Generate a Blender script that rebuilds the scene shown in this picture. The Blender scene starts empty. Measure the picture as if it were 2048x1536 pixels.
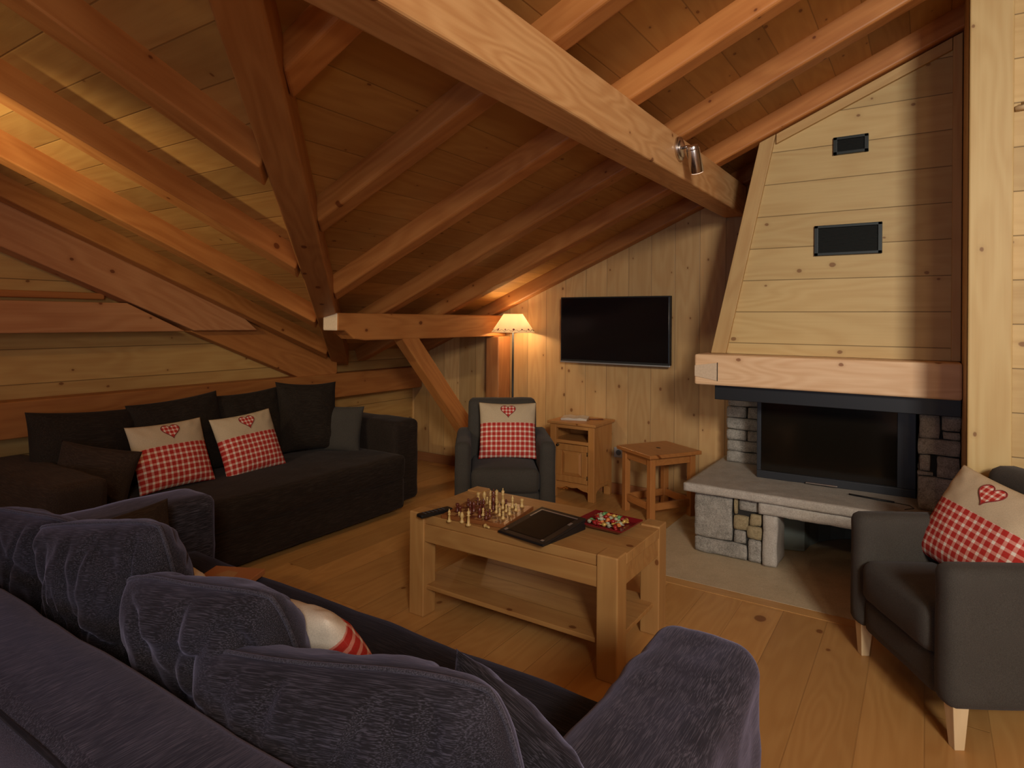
import bpy, bmesh, math, random
from mathutils import Vector, Matrix, noise
random.seed(7)
S = bpy.context.scene
COL = S.collection
PI = math.pi
SL = .4294                      # roof pitch

# ------------------------------------------------------------------ camera
YAW, ROLL = .5844, .00695
cam_d = bpy.data.cameras.new('camera'); cam = bpy.data.objects.new('camera', cam_d); COL.objects.link(cam)
f_ = Vector((-math.sin(YAW), math.cos(YAW), 0)); r_ = Vector((math.cos(YAW), math.sin(YAW), 0)); u_ = Vector((0, 0, 1))
rr = math.cos(ROLL)*r_+math.sin(ROLL)*u_; uu = -math.sin(ROLL)*r_+math.cos(ROLL)*u_
cam.matrix_world = Matrix(((rr.x, uu.x, -f_.x, 0), (rr.y, uu.y, -f_.y, 0), (rr.z, uu.z, -f_.z, 1.4), (0, 0, 0, 1)))
cam_d.sensor_width = 36; cam_d.lens = 36*1254.2/2048; cam_d.shift_y = -(768-638.8)/2048
cam_d.clip_start = .02
S.camera = cam
S.view_settings.view_transform = 'Standard'; S.view_settings.look = 'None'
S.view_settings.gamma = 1; S.view_settings.use_curve_mapping = False
S.view_settings.exposure = 0.12

# ------------------------------------------------------------------ world and lights
W = bpy.data.worlds.new('world'); S.world = W; W.use_nodes = True
W.node_tree.nodes['Background'].inputs[0].default_value = (.55, .68, 1, 1)
W.node_tree.nodes['Background'].inputs[1].default_value = .15

def area(name, loc, target, sx, sy, power, col):
    l = bpy.data.lights.new(name, 'AREA'); l.shape = 'RECTANGLE'; l.size = sx; l.size_y = sy
    l.energy = power; l.color = col
    o = bpy.data.objects.new(name, l); COL.objects.link(o); o.location = loc
    o.rotation_euler = (Vector(target)-Vector(loc)).to_track_quat('-Z', 'Y').to_euler()
    return o
def spot(name, loc, target, power, col, ang=100, blend=.6, rad=.04):
    l = bpy.data.lights.new(name, 'SPOT'); l.energy = power; l.color = col; l.spot_size = math.radians(ang); l.spot_blend = blend
    l.shadow_soft_size = rad
    o = bpy.data.objects.new(name, l); COL.objects.link(o); o.location = loc
    o.rotation_euler = (Vector(target)-Vector(loc)).to_track_quat('-Z', 'Y').to_euler()
    return o
def point(name, loc, power, col, rad=.04):
    l = bpy.data.lights.new(name, 'POINT'); l.energy = power; l.color = col; l.shadow_soft_size = rad
    o = bpy.data.objects.new(name, l); COL.objects.link(o); o.location = loc
    return o
DAY = (.80, .88, 1.0); WARM = (1.0, .66, .34)
o = area('daylight_roof_window', (2.1, -1.75, 2.8), (-.35, 3.9, 1.3), .75, .75, 38, (1, .93, .80)); o.data.spread = math.radians(85)
area('daylight_window', (2.5, -3.1, 1.35), (-.6, 1.5, .6), 1.2, 2.0, 26, (.58, .72, 1))
area('daylight_window_left', (-1.0, -3.1, 1.4), (-.6, 1.5, .3), 1.2, 1.2, 18, (.74, .82, 1))
point('warm_ceiling_fill', (1.1, -.9, 1.45), 30, (1, .76, .46), .14)  # unseen warm fill, added behind the camera to brighten the ceiling
spot('halogen_left', (-3.12, .15, 2.08), (-3.14, 1.7, 2.02), 60, (1, .84, .50), 80, .9, .03)
spot('halogen_left_bay', (-2.45, -.25, 2.5), (-2.5, 1.6, 2.1), 18, (1, .78, .42), 80, .9, .03)
spot('halogen_sofa', (-2.7, -.4, 2.55), (-3.8, 2.2, .7), 24, WARM, 75, .9, .05)
spot('halogen_table', (.9, -.6, 2.7), (-1.6, 2.9, .3), 26, WARM, 80, .9, .05)

# ------------------------------------------------------------------ materials
def nodes(name):
    m = bpy.data.materials.new(name); m.use_nodes = True
    nt = m.node_tree; b = nt.nodes['Principled BSDF']
    return m, nt, b
def N(nt, t, **kw):
    n = nt.nodes.new(t)
    for k, v in kw.items(): setattr(n, k, v)
    return n
def math_(nt, op, a, b=None, c=None, clamp=False):
    n = nt.nodes.new('ShaderNodeMath'); n.operation = op; n.use_clamp = clamp
    for i, v in enumerate((a, b, c)):
        if v is None: continue
        if isinstance(v, (int, float)): n.inputs[i].default_value = v
        else: nt.links.new(v, n.inputs[i])
    return n.outputs[0]
def mix(nt, fac, a, b, mode='MIX'):
    n = nt.nodes.new('ShaderNodeMix'); n.data_type = 'RGBA'; n.blend_type = mode
    for s, v in ((n.inputs[0], fac), (n.inputs[6], a), (n.inputs[7], b)):
        if isinstance(v, (int, float)): s.default_value = v
        elif isinstance(v, tuple): s.default_value = (*v[:3], 1)
        else: nt.links.new(v, s)
    return n.outputs[2]
def ramp(nt, fac, lo, hi):
    n = nt.nodes.new('ShaderNodeMapRange'); n.inputs[1].default_value = lo; n.inputs[2].default_value = hi
    nt.links.new(fac, n.inputs[0]); return n.outputs[0]
def simple(name, col, rough=.5, metal=0, bump=0, bscale=60, var=0, **kw):
    m, nt, b = nodes(name)
    b.inputs['Base Color'].default_value = (*col, 1); b.inputs['Roughness'].default_value = rough; b.inputs['Metallic'].default_value = metal
    for k, v in kw.items(): b.inputs[k].default_value = v
    tc = N(nt, 'ShaderNodeTexCoord')
    if bump or var:
        nz = N(nt, 'ShaderNodeTexNoise'); nz.inputs['Scale'].default_value = bscale; nz.inputs['Detail'].default_value = 4
        nt.links.new(tc.outputs['Object'], nz.inputs['Vector'])
        if bump:
            bp = N(nt, 'ShaderNodeBump'); bp.inputs['Strength'].default_value = bump; bp.inputs['Distance'].default_value = .004
            nt.links.new(nz.outputs[0], bp.inputs['Height']); nt.links.new(bp.outputs[0], b.inputs['Normal'])
        if var:
            v = math_(nt, 'MULTIPLY_ADD', nz.outputs[0], 2*var, 1-var)
            c = mix(nt, 1, tuple(col), v, 'MULTIPLY'); nt.links.new(c, b.inputs['Base Color'])
    return m

def wood(name, light, dark, axis='X', seam=None, knot=.5, rough=.55, rings=1.0, jitter=True, var=.18, ends=None, knotcell=.22, seamdark=.45, scuff=0):
    """axis = grain direction in object space. seam = (axis, width, offset)."""
    m, nt, b = nodes(name)
    tc = N(nt, 'ShaderNodeTexCoord'); oi = N(nt, 'ShaderNodeObjectInfo')
    sep = N(nt, 'ShaderNodeSeparateXYZ'); nt.links.new(tc.outputs['Object'], sep.inputs[0])
    C = dict(X=sep.outputs[0], Y=sep.outputs[1], Z=sep.outputs[2])
    rnd = math_(nt, 'MULTIPLY', oi.outputs['Random'], 37.0 if jitter else 0.0)
    bid = None; line = None
    if seam:
        sa, sw, so = seam
        q = math_(nt, 'DIVIDE', math_(nt, 'SUBTRACT', C[sa], so), sw)
        bid = math_(nt, 'FLOOR', q); fr = math_(nt, 'SUBTRACT', q, bid)
        e = .0022/sw
        dist = math_(nt, 'MINIMUM', fr, math_(nt, 'SUBTRACT', 1.0, fr))
        line = ramp(nt, dist, e*1.6, e*.4)
        if ends:
            L = ends
            wn0 = N(nt, 'ShaderNodeTexWhiteNoise', noise_dimensions='1D'); nt.links.new(bid, wn0.inputs['W'])
            q2 = math_(nt, 'ADD', math_(nt, 'DIVIDE', C[axis], L), wn0.outputs[0])
            b2 = math_(nt, 'FLOOR', q2); fr2 = math_(nt, 'SUBTRACT', q2, b2)
            d2 = math_(nt, 'MINIMUM', fr2, math_(nt, 'SUBTRACT', 1.0, fr2))
            line = math_(nt, 'MAXIMUM', line, ramp(nt, d2, .0032/L, .0008/L))
            bid = math_(nt, 'ADD', bid, math_(nt, 'MULTIPLY', b2, 17.3))
        wn = N(nt, 'ShaderNodeTexWhiteNoise', noise_dimensions='1D'); nt.links.new(bid, wn.inputs['W'])
        off = math_(nt, 'MULTIPLY_ADD', wn.outputs[0], 23.0, rnd)
        tone = wn.outputs[0]
    else:
        off = rnd; tone = oi.outputs['Random']
    def vec(sa, sc, o=None):
        cb = N(nt, 'ShaderNodeCombineXYZ')
        for i, k in enumerate('XYZ'):
            s = sa if k == axis else sc
            v = math_(nt, 'MULTIPLY', C[k], s)
            if k == axis or True: v = math_(nt, 'ADD', v, off)
            nt.links.new(v, cb.inputs[i])
        return cb.outputs[0]
    # slow figure: rings bent by low noise
    n1 = N(nt, 'ShaderNodeTexNoise'); nt.links.new(vec(.9, 5.0), n1.inputs['Vector']); n1.inputs['Scale'].default_value = 1.0; n1.inputs['Detail'].default_value = 2
    n1.inputs['Roughness'].default_value = .45
    rg = math_(nt, 'SINE', math_(nt, 'MULTIPLY', n1.outputs[0], 60.0*rings))
    rg = math_(nt, 'MULTIPLY_ADD', rg, .5, .5)
    n2 = N(nt, 'ShaderNodeTexNoise'); nt.links.new(vec(2.2, 70.0), n2.inputs['Vector']); n2.inputs['Scale'].default_value = 1.0; n2.inputs['Detail'].default_value = 5
    n3 = N(nt, 'ShaderNodeTexNoise'); nt.links.new(vec(.8, 2.0), n3.inputs['Vector']); n3.inputs['Scale'].default_value = 1.0; n3.inputs['Detail'].default_value = 3
    f = math_(nt, 'MULTIPLY_ADD', rg, .30, math_(nt, 'MULTIPLY', n2.outputs[0], .55))
    f = math_(nt, 'ADD', f, math_(nt, 'MULTIPLY_ADD', n3.outputs[0], .5, -.28), clamp=True)
    col = mix(nt, f, light, dark)
    tv = math_(nt, 'MULTIPLY_ADD', tone, 2*var, 1-var)
    col = mix(nt, 1.0, col, tv, 'MULTIPLY')
    if knot:
        vo = N(nt, 'ShaderNodeTexVoronoi', voronoi_dimensions='2D'); vo.inputs['Scale'].default_value = 1/knotcell
        cb = N(nt, 'ShaderNodeCombineXYZ')
        oth = [k for k in 'XYZ' if k != axis]
        wob = N(nt, 'ShaderNodeTexNoise'); nt.links.new(tc.outputs['Object'], wob.inputs['Vector']); wob.inputs['Scale'].default_value = 30
        wv = math_(nt, 'MULTIPLY', wob.outputs[0], .012)
        nt.links.new(math_(nt, 'MULTIPLY', math_(nt, 'ADD', math_(nt, 'ADD', C[axis], off), wv), .75), cb.inputs[0])
        nt.links.new(math_(nt, 'ADD', math_(nt, 'ADD', C[oth[0]], C[oth[1]]), math_(nt, 'MULTIPLY', off, 1.7)), cb.inputs[1])
        nt.links.new(cb.outputs[0], vo.inputs['Vector'])
        sp = N(nt, 'ShaderNodeSeparateXYZ'); nt.links.new(vo.outputs['Color'], sp.inputs[0])
        rad = math_(nt, 'MULTIPLY_ADD', math_(nt, 'POWER', sp.outputs[1], 2.0), .045, .024)
        on = math_(nt, 'LESS_THAN', sp.outputs[0], knot)
        dd = math_(nt, 'SUBTRACT', rad, vo.outputs['Distance'])
        halo = math_(nt, 'MULTIPLY', math_(nt, 'MULTIPLY', ramp(nt, dd, -.07, 0.01), on), .30)
        core = math_(nt, 'MULTIPLY', ramp(nt, dd, -.006, .010), on)
        kc = tuple(x*y for x, y in zip(dark, (.42, .28, .2)))
        col = mix(nt, halo, col, tuple(x*.8 for x in dark)); col = mix(nt, math_(nt, 'MULTIPLY', core, .85), col, kc)
    if line is not None:
        col = mix(nt, math_(nt, 'MULTIPLY', line, 1-seamdark*.4), col, tuple(x*.25 for x in dark))
    nt.links.new(col, b.inputs['Base Color'])
    b.inputs['Roughness'].default_value = rough
    bp = N(nt, 'ShaderNodeBump'); bp.inputs['Strength'].default_value = .35; bp.inputs['Distance'].default_value = .003
    h = n2.outputs[0]
    if line is not None: h = math_(nt, 'SUBTRACT', math_(nt, 'MULTIPLY', h, .4), line)
    else: h = math_(nt, 'MULTIPLY', h, .5)
    nt.links.new(h, bp.inputs['Height']); nt.links.new(bp.outputs[0], b.inputs['Normal'])
    return m

def fabric(name, col, col2, streak=True, sheen=.5, tint=(.6, .6, 1), scale=1.0, rough=.9, bump=.5):
    m, nt, b = nodes(name)
    tc = N(nt, 'ShaderNodeTexCoord'); mp = N(nt, 'ShaderNodeMapping')
    nt.links.new(tc.outputs['Object'], mp.inputs[0])
    mp.inputs['Scale'].default_value = {'X': (12*scale, 420*scale, 420*scale), 'Y': (420*scale, 12*scale, 420*scale)}.get(streak, (420, 420, 420))
    n = N(nt, 'ShaderNodeTexNoise'); nt.links.new(mp.outputs[0], n.inputs['Vector']); n.inputs['Scale'].default_value = 1; n.inputs['Detail'].default_value = 3
    n0 = N(nt, 'ShaderNodeTexNoise'); nt.links.new(tc.outputs['Object'], n0.inputs['Vector']); n0.inputs['Scale'].default_value = 9; n0.inputs['Detail'].default_value = 3
    f = math_(nt, 'ADD', ramp(nt, n.outputs[0], (.46 if streak else .35), .74), math_(nt, 'MULTIPLY_ADD', n0.outputs[0], .5, -.25), clamp=True)
    c = mix(nt, f, col, col2); nt.links.new(c, b.inputs['Base Color'])
    b.inputs['Roughness'].default_value = rough
    b.inputs['Specular IOR Level'].default_value = .15
    b.inputs['Sheen Weight'].default_value = sheen; b.inputs['Sheen Tint'].default_value = (*tint, 1); b.inputs['Sheen Roughness'].default_value = .45
    bp = N(nt, 'ShaderNodeBump'); bp.inputs['Strength'].default_value = bump; bp.inputs['Distance'].default_value = .002
    nt.links.new(n.outputs[0], bp.inputs['Height']); nt.links.new(bp.outputs[0], b.inputs['Normal'])
    return m

def gingham(name, period=.036, split=None, linen=(.55, .43, .29)):
    """red and white check in object x/y; above split (object y) plain linen."""
    m, nt, b = nodes(name)
    tc = N(nt, 'ShaderNodeTexCoord'); sep = N(nt, 'ShaderNodeSeparateXYZ'); nt.links.new(tc.outputs['Object'], sep.inputs[0])
    def band(c):
        q = math_(nt, 'DIVIDE', c, period); fr = math_(nt, 'FRACT', q)
        d = math_(nt, 'ABSOLUTE', math_(nt, 'SUBTRACT', fr, .5))
        return ramp(nt, d, .21, .15)      # 1 on the pale stripe
    a, c = band(sep.outputs[0]), band(sep.outputs[1])
    s = math_(nt, 'MULTIPLY', math_(nt, 'ADD', a, c), .5)
    red = (.46, .035, .028); pink = (.66, .25, .20); wh = (.80, .70, .60)
    col = mix(nt, ramp(nt, s, 0, .5), red, pink); col = mix(nt, ramp(nt, s, .5, 1.0), col, wh)
    if split is not None:
        g = math_(nt, 'GREATER_THAN', sep.outputs[1], split); col = mix(nt, g, col, linen)
    n = N(nt, 'ShaderNodeTexNoise'); n.inputs['Scale'].default_value = 350; nt.links.new(tc.outputs['Object'], n.inputs['Vector'])
    col = mix(nt, 1.0, col, math_(nt, 'MULTIPLY_ADD', n.outputs[0], .5, .75), 'MULTIPLY')
    nt.links.new(col, b.inputs['Base Color']); b.inputs['Roughness'].default_value = .9
    b.inputs['Specular IOR Level'].default_value = .1
    bp = N(nt, 'ShaderNodeBump'); bp.inputs['Strength'].default_value = .3; bp.inputs['Distance'].default_value = .001
    nt.links.new(n.outputs[0], bp.inputs['Height']); nt.links.new(bp.outputs[0], b.inputs['Normal'])
    return m

def stone(name, c1, c2, scale=14, bump=.6, rough=.85):
    m, nt, b = nodes(name)
    tc = N(nt, 'ShaderNodeTexCoord'); oi = N(nt, 'ShaderNodeObjectInfo')
    n = N(nt, 'ShaderNodeTexNoise'); n.inputs['Scale'].default_value = scale; n.inputs['Detail'].default_value = 8; n.inputs['Roughness'].default_value = .7
    nt.links.new(tc.outputs['Object'], n.inputs['Vector'])
    n2 = N(nt, 'ShaderNodeTexNoise'); n2.inputs['Scale'].default_value = 160; n2.inputs['Detail'].default_value = 3
    nt.links.new(tc.outputs['Object'], n2.inputs['Vector'])
    f = math_(nt, 'ADD', math_(nt, 'MULTIPLY', ramp(nt, n.outputs[0], .3, .7), .6), math_(nt, 'MULTIPLY_ADD', n2.outputs[0], 1.4, -.5), clamp=True)
    at = N(nt, 'ShaderNodeAttribute', attribute_name='tone'); 
    c = mix(nt, f, c1, c2); c = mix(nt, 1.0, c, math_(nt, 'ADD', at.outputs['Fac'], 1.0), 'MULTIPLY')
    nt.links.new(c, b.inputs['Base Color']); b.inputs['Roughness'].default_value = rough
    bp = N(nt, 'ShaderNodeBump'); bp.inputs['Strength'].default_value = bump; bp.inputs['Distance'].default_value = .006
    nt.links.new(math_(nt, 'ADD', n.outputs[0], math_(nt, 'MULTIPLY', n2.outputs[0], .3)), bp.inputs['Height']); nt.links.new(bp.outputs[0], b.inputs['Normal'])
    return m

M = {}
RL, RD = (.54, .225, .062), (.33, .100, .019)
M['rafter'] = wood('rafter_pine', RL, RD, 'X', knot=.35, rough=.5)
M['beam'] = wood('beam_pine', (.72, .43, .195), (.42, .165, .045), 'X', knot=.45, rough=.45, rings=1.5)
M['truss'] = wood('truss_pine', (.50, .235, .10), (.34, .12, .04), 'X', knot=.35, rough=.55)
M['plate'] = wood('plate_pine', (.48, .19, .05), (.29, .085, .018), 'X', knot=.3)
M['deck_x'] = wood('deck_boards_right', (.52, .28, .082), (.38, .17, .040), 'Y', seam=('X', .176, -.96), knot=.55, knotcell=.2, seamdark=1.3)
M['deck_y'] = wood('deck_boards_left', (.52, .28, .082), (.38, .17, .040), 'X', seam=('Y', .1695, .849), knot=.5, knotcell=.2, seamdark=1.3)
M['wall_tv'] = wood('wall_boards_vertical', (.57, .36, .155), (.43, .225, .08), 'Z', seam=('X', .190, -1.422), knot=.65, var=.20, seamdark=1.2)
M['wall_l'] = wood('wall_boards_left', (.56, .35, .12), (.42, .21, .06), 'Y', seam=('Z', .2, 1.01), knot=.35, var=.15)
M['wall_r'] = wood('wall_boards_right', (.60, .42, .18), (.46, .28, .095), 'X', seam=('Z', .186, 1.208), knot=.45, var=.1)
M['hood'] = wood('hood_boards', (.60, .43, .19), (.47, .29, .105), 'X', seam=('Z', .1895, 1.203), knot=.6, var=.12, knotcell=.24)
M['hood_trim'] = wood('hood_trim_pine', (.56, .37, .155), (.42, .225, .075), 'X', knot=.15, var=.08)
M['post_pale'] = wood('pale_post_pine', (.62, .45, .20), (.48, .29, .10), 'Z', knot=.35, var=.05)
M['mantel'] = wood('mantel_pine', (.82, .56, .34), (.60, .33, .155), 'X', knot=.9, rings=1.5, var=.05, knotcell=.20)
M['floor'] = wood('oak_floor', (.60, .325, .11), (.46, .215, .060), 'Y', seam=('X', .19, 0), knot=.3, rough=.4, ends=1.9, var=.13, rings=1.2, knotcell=.40, seamdark=2.0)
M['floor_edge'] = wood('oak_edge', (.52, .30, .11), (.42, .2, .06), 'X', knot=.1, rough=.4)
M['table'] = wood('table_oak', (.49, .27, .092), (.35, .155, .046), 'X', seam=('Y', .13, .01), knot=.3, rough=.5, var=.05, seamdark=2.2)
M['table_leg'] = wood('table_leg_oak', (.50, .28, .098), (.37, .17, .052), 'Z', knot=.35, rough=.5, var=.08)
M['cab'] = wood('cabinet_pine', (.52, .25, .075), (.38, .145, .035), 'Z', knot=.2, rough=.4, var=.06)
M['cab_x'] = wood('cabinet_top_pine', (.54, .26, .08), (.40, .15, .037), 'X', knot=.2, rough=.4, var=.06)
M['stool'] = wood('stool_pine', (.46, .19, .055), (.33, .11, .026), 'Z', knot=.2, rough=.4, var=.06)
M['stool_x'] = wood('stool_top_pine', (.47, .19, .055), (.33, .11, .026), 'X', knot=.3, rough=.35, var=.06)
M['legs'] = wood('pale_birch', (.72, .55, .33), (.6, .42, .22), 'Z', knot=0, rough=.45, var=.03)
M['post'] = wood('post_pine', (.47, .20, .065), (.30, .10, .028), 'Z', knot=.3)
M['endgrain'] = simple('end_grain', (.62, .47, .33), .8, bump=.3, bscale=90, var=.15)
M['chenille'] = fabric('dark_chenille', (.015, .0135, .017), (.110, .100, .135), 'Y', .32, (.65, .62, 1), 1.4, bump=.14)
M['chenille_x'] = fabric('dark_chenille_cushion', (.014, .0122, .015), (.078, .070, .095), 'X', .25, (.65, .62, 1), 1.4, bump=.14)
M['piping'] = fabric('pale_piping', (.02, .018, .022), (.085, .077, .10), False, .3, (.65, .62, 1))
M['chenille_plain'] = fabric('dark_chenille_body', (.011, .009, .010), (.034, .030, .036), 'X', .10, (.6, .6, 1), .8)
M['sofa_back'] = fabric('dark_brown_weave', (.020, .0135, .0105), (.046, .033, .026), 'Y', .06, (.8, .7, .7))
M['sofa_cushion'] = fabric('brown_black_weave', (.017, .012, .009), (.040, .029, .022), 'X', .04, (.8, .7, .7))
M['brown_cushion'] = fabric('brown_weave', (.032, .019, .013), (.066, .042, .029), 'X', .05, (.9, .7, .6))
M['chair'] = fabric('charcoal_weave', (.046, .040, .034), (.076, .067, .058), False, .06, (.9, .9, 1))
M['check'] = gingham('linen_and_red_check', .033, .045)
M['check_pale'] = gingham('pale_linen_and_check', .033, .115, (.74, .66, .58))
M['heart'] = gingham('red_check_heart', .024)
M['heart_edge'] = simple('heart_stitching', (.23, .02, .02), .8)
M['slab'] = stone('granite_slab', (.32, .28, .24), (.52, .47, .41), 20, .35, .6)
M['stone'] = stone('rough_granite', (.13, .118, .10), (.46, .42, .37), 16, 1.0)
M['stone_ochre'] = stone('ochre_stone', (.20, .15, .075), (.42, .33, .19), 16, .9)
M['mortar'] = simple('dark_joint', (.02, .018, .016), .95)
M['paving'] = stone('paving_stone', (.44, .34, .215), (.62, .50, .335), 9, .3, .6)
M['steel'] = simple('black_steel', (.012, .013, .016), .42, .2)
M['steel_frame'] = simple('charcoal_steel', (.035, .038, .045), .4, .4)
M['vent'] = simple('vent_grille', (.008, .009, .008), .7, 0, **{'Specular IOR Level': .2})
M['vent_frame'] = simple('vent_frame', (.035, .042, .042), .4, .5)
M['fireglass'] = simple('sooty_glass', (.008, .006, .004), .12, 0)
M['chrome'] = simple('brushed_nickel', (.55, .50, .47), .25, 1)
M['silver'] = simple('silver_plastic', (.45, .47, .52), .3, .8)
M['tv'] = simple('tv_black', (.004, .004, .005), .12, 0)
M['tv_body'] = simple('tv_body', (.006, .006, .006), .7, 0)
M['blk'] = simple('black_plastic', (.010, .010, .011), .4)
M['blk_leather'] = simple('black_leather', (.010, .009, .010), .45, bump=.2, bscale=200)
M['screen'] = simple('tablet_screen', (.006, .003, .003), .5, **{'Specular IOR Level': .15})
M['button'] = simple('button_grey', (.07, .08, .10), .5)
M['niche'] = simple('niche_plaster', (.16, .185, .17), .9, bump=.2)
M['white'] = simple('white_plastic', (.32, .31, .30), .4)
M['paper'] = simple('paper', (.55, .48, .40), .8)
M['bookred'] = simple('book_cover', (.42, .16, .06), .5)
M['booktan'] = simple('book_cover_tan', (.45, .24, .10), .5)
M['boxwood'] = simple('boxwood', (.62, .42, .16), .35)
M['rosewood'] = simple('rosewood', (.12, .025, .015), .3)
M['tray'] = simple('lacquer_tray', (.16, .008, .012), .2)
M['base_board'] = wood('baseboard_pine', (.38, .16, .06), (.26, .09, .03), 'X', knot=.1)
M['board'] = wood('chess_board_wood', (.26, .095, .03), (.16, .05, .015), 'X', knot=0, rough=.3)
M['brass'] = simple('dark_brass', (.10, .07, .04), .4, .8)

# ------------------------------------------------------------------ geometry helpers
def link(o): COL.objects.link(o); return o
def tag(o, label=None, cat=None, group=None, kind=None):
    if label: o['label'] = label
    if cat: o['category'] = cat
    if group: o['group'] = group
    if kind: o['kind'] = kind
    return o
def empty(name, loc=(0, 0, 0), rz=0, label=None, cat=None, group=None):
    o = bpy.data.objects.new(name, None); link(o); o.location = loc; o.rotation_euler = (0, 0, rz); o.empty_display_size = .1
    return tag(o, label, cat, group)
def mesh(name, bm, mat, parent=None, smooth=False, bevel=0, seg=2):
    me = bpy.data.meshes.new(name); bm.normal_update(); bm.to_mesh(me); bm.free()
    for m in (mat if isinstance(mat, (list, tuple)) else [mat]): me.materials.append(m)
    if smooth:
        for p in me.polygons: p.use_smooth = True
    o = bpy.data.objects.new(name, me); link(o)
    if parent: o.parent = parent
    if bevel:
        b = o.modifiers.new('bevel', 'BEVEL'); b.width = bevel; b.segments = seg; b.limit_method = 'ANGLE'
    return o
def bbox(bm, x0, x1, y0, y1, z0, z1, mi=0):
    vs = [bm.verts.new(p) for p in ((x0, y0, z0), (x1, y0, z0), (x1, y1, z0), (x0, y1, z0), (x0, y0, z1), (x1, y0, z1), (x1, y1, z1), (x0, y1, z1))]
    for f in ((3, 2, 1, 0), (4, 5, 6, 7), (0, 1, 5, 4), (1, 2, 6, 5), (2, 3, 7, 6), (3, 0, 4, 7)):
        bm.faces.new([vs[i] for i in f]).material_index = mi
    return vs
def box(name, x0, x1, y0, y1, z0, z1, mat, parent=None, bevel=.003, seg=2):
    bm = bmesh.new(); bbox(bm, x0, x1, y0, y1, z0, z1); return mesh(name, bm, mat, parent, bevel=bevel, seg=seg)
def prism(bm, pts, d):
    """pts: closed loop of 3D points, extruded by vector d."""
    a = [bm.verts.new(p) for p in pts]; b = [bm.verts.new(Vector(p)+Vector(d)) for p in pts]
    n = len(pts)
    fs = [bm.faces.new(a[::-1]), bm.faces.new(b)]+[bm.faces.new((a[i], a[(i+1) % n], b[(i+1) % n], b[i])) for i in range(n)]
    bmesh.ops.recalc_face_normals(bm, faces=fs)
    return fs
def lathe(bm, prof, n=20, c=(0, 0, 0), cap=True):
    rings = []
    for r, z in prof:
        rings.append([bm.verts.new((c[0]+r*math.cos(2*PI*i/n), c[1]+r*math.sin(2*PI*i/n), c[2]+z)) for i in range(n)])
    for a, b in zip(rings, rings[1:]):
        for i in range(n): bm.faces.new((a[i], a[(i+1) % n], b[(i+1) % n], b[i]))
    if cap: bm.faces.new(rings[0][::-1]); bm.faces.new(rings[-1])
def cyl(bm, p0, p1, r, n=16, r1=None):
    p0, p1 = Vector(p0), Vector(p1); d = (p1-p0).normalized()
    a = d.orthogonal().normalized(); b = d.cross(a); r1 = r if r1 is None else r1
    A = [bm.verts.new(p0+r*(math.cos(2*PI*i/n)*a+math.sin(2*PI*i/n)*b)) for i in range(n)]
    B = [bm.verts.new(p1+r1*(math.cos(2*PI*i/n)*a+math.sin(2*PI*i/n)*b)) for i in range(n)]
    for i in range(n): bm.faces.new((A[i], A[(i+1) % n], B[(i+1) % n], B[i]))
    bm.faces.new(A[::-1]); bm.faces.new(B)
def tube(bm, pts, r, n=8):
    pts = [Vector(p) for p in pts]; rings = []
    up = None
    for i, p in enumerate(pts):
        d = (pts[min(i+1, len(pts)-1)]-pts[max(i-1, 0)]).normalized()
        if up is None: up = d.orthogonal().normalized()
        a = (up-d*up.dot(d)).normalized(); up = a; b = d.cross(a)
        rings.append([bm.verts.new(p+r*(math.cos(2*PI*k/n)*a+math.sin(2*PI*k/n)*b)) for k in range(n)])
    for A, B in zip(rings, rings[1:]):
        for k in range(n): bm.faces.new((A[k], A[(k+1) % n], B[(k+1) % n], B[k]))
    bm.faces.new(rings[0][::-1]); bm.faces.new(rings[-1])
def softbm(sx, sy, sz, r, amp=.004, freq=6, puff=0, seed=0, step=.04, taper=None):
    bm = bmesh.new()
    n = [max(3, min(48, int(s/step))) for s in (sx, sy, sz)]
    V = {}
    def vert(i, j, k):
        key = (i, j, k)
        if key in V: return V[key]
        def co(a, na, s):   # denser at ends
            t = a/na*2-1; t = math.copysign(abs(t)**.75, t); return t*s/2
        p = Vector((co(i, n[0], sx), co(j, n[1], sy), co(k, n[2], sz)))
        rr_ = min(r, sx/2*.98, sy/2*.98, sz/2*.98)
        q = Vector([max(-s/2+rr_, min(s/2-rr_, c)) for c, s in zip(p, (sx, sy, sz))])
        d = p-q
        nn = d.normalized() if d.length > 1e-7 else Vector((0, 0, 0))
        if d.length > 1e-7: p = q+nn*rr_
        if puff:
            u, v, w = 2*p.x/sx, 2*p.y/sy, 2*p.z/sz
            p.z += puff*(1-u*u)*(1-v*v)*(1 if w > 0 else 0)*abs(w)
        h = noise.noise(p*freq+Vector((seed, seed*1.7, 0)))*amp+noise.noise(p*freq*3.1+Vector((seed, 0, seed)))*amp*.4
        p = p+nn*h if nn.length else p+Vector((0, 0, h))
        if taper: p = taper(p)
        V[key] = bm.verts.new(p); return V[key]
    def face(fn, na, nb, flip):
        for a in range(na):
            for b in range(nb):
                q = [fn(a, b), fn(a+1, b), fn(a+1, b+1), fn(a, b+1)]
                if flip: q.reverse()
                bm.faces.new(q)
    face(lambda a, b: vert(a, b, n[2]), n[0], n[1], False); face(lambda a, b: vert(a, b, 0), n[0], n[1], True)
    face(lambda a, b: vert(a, 0, b), n[0], n[2], False); face(lambda a, b: vert(a, n[1], b), n[0], n[2], True)
    face(lambda a, b: vert(0, a, b), n[1], n[2], True); face(lambda a, b: vert(n[0], a, b), n[1], n[2], False)
    return bm
def soft(name, x0, x1, y0, y1, z0, z1, r, mat, parent=None, **kw):
    bm = softbm(x1-x0, y1-y0, z1-z0, r, **kw)
    o = mesh(name, bm, mat, parent, True); o.location = ((x0+x1)/2, (y0+y1)/2, (z0+z1)/2); return o

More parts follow.
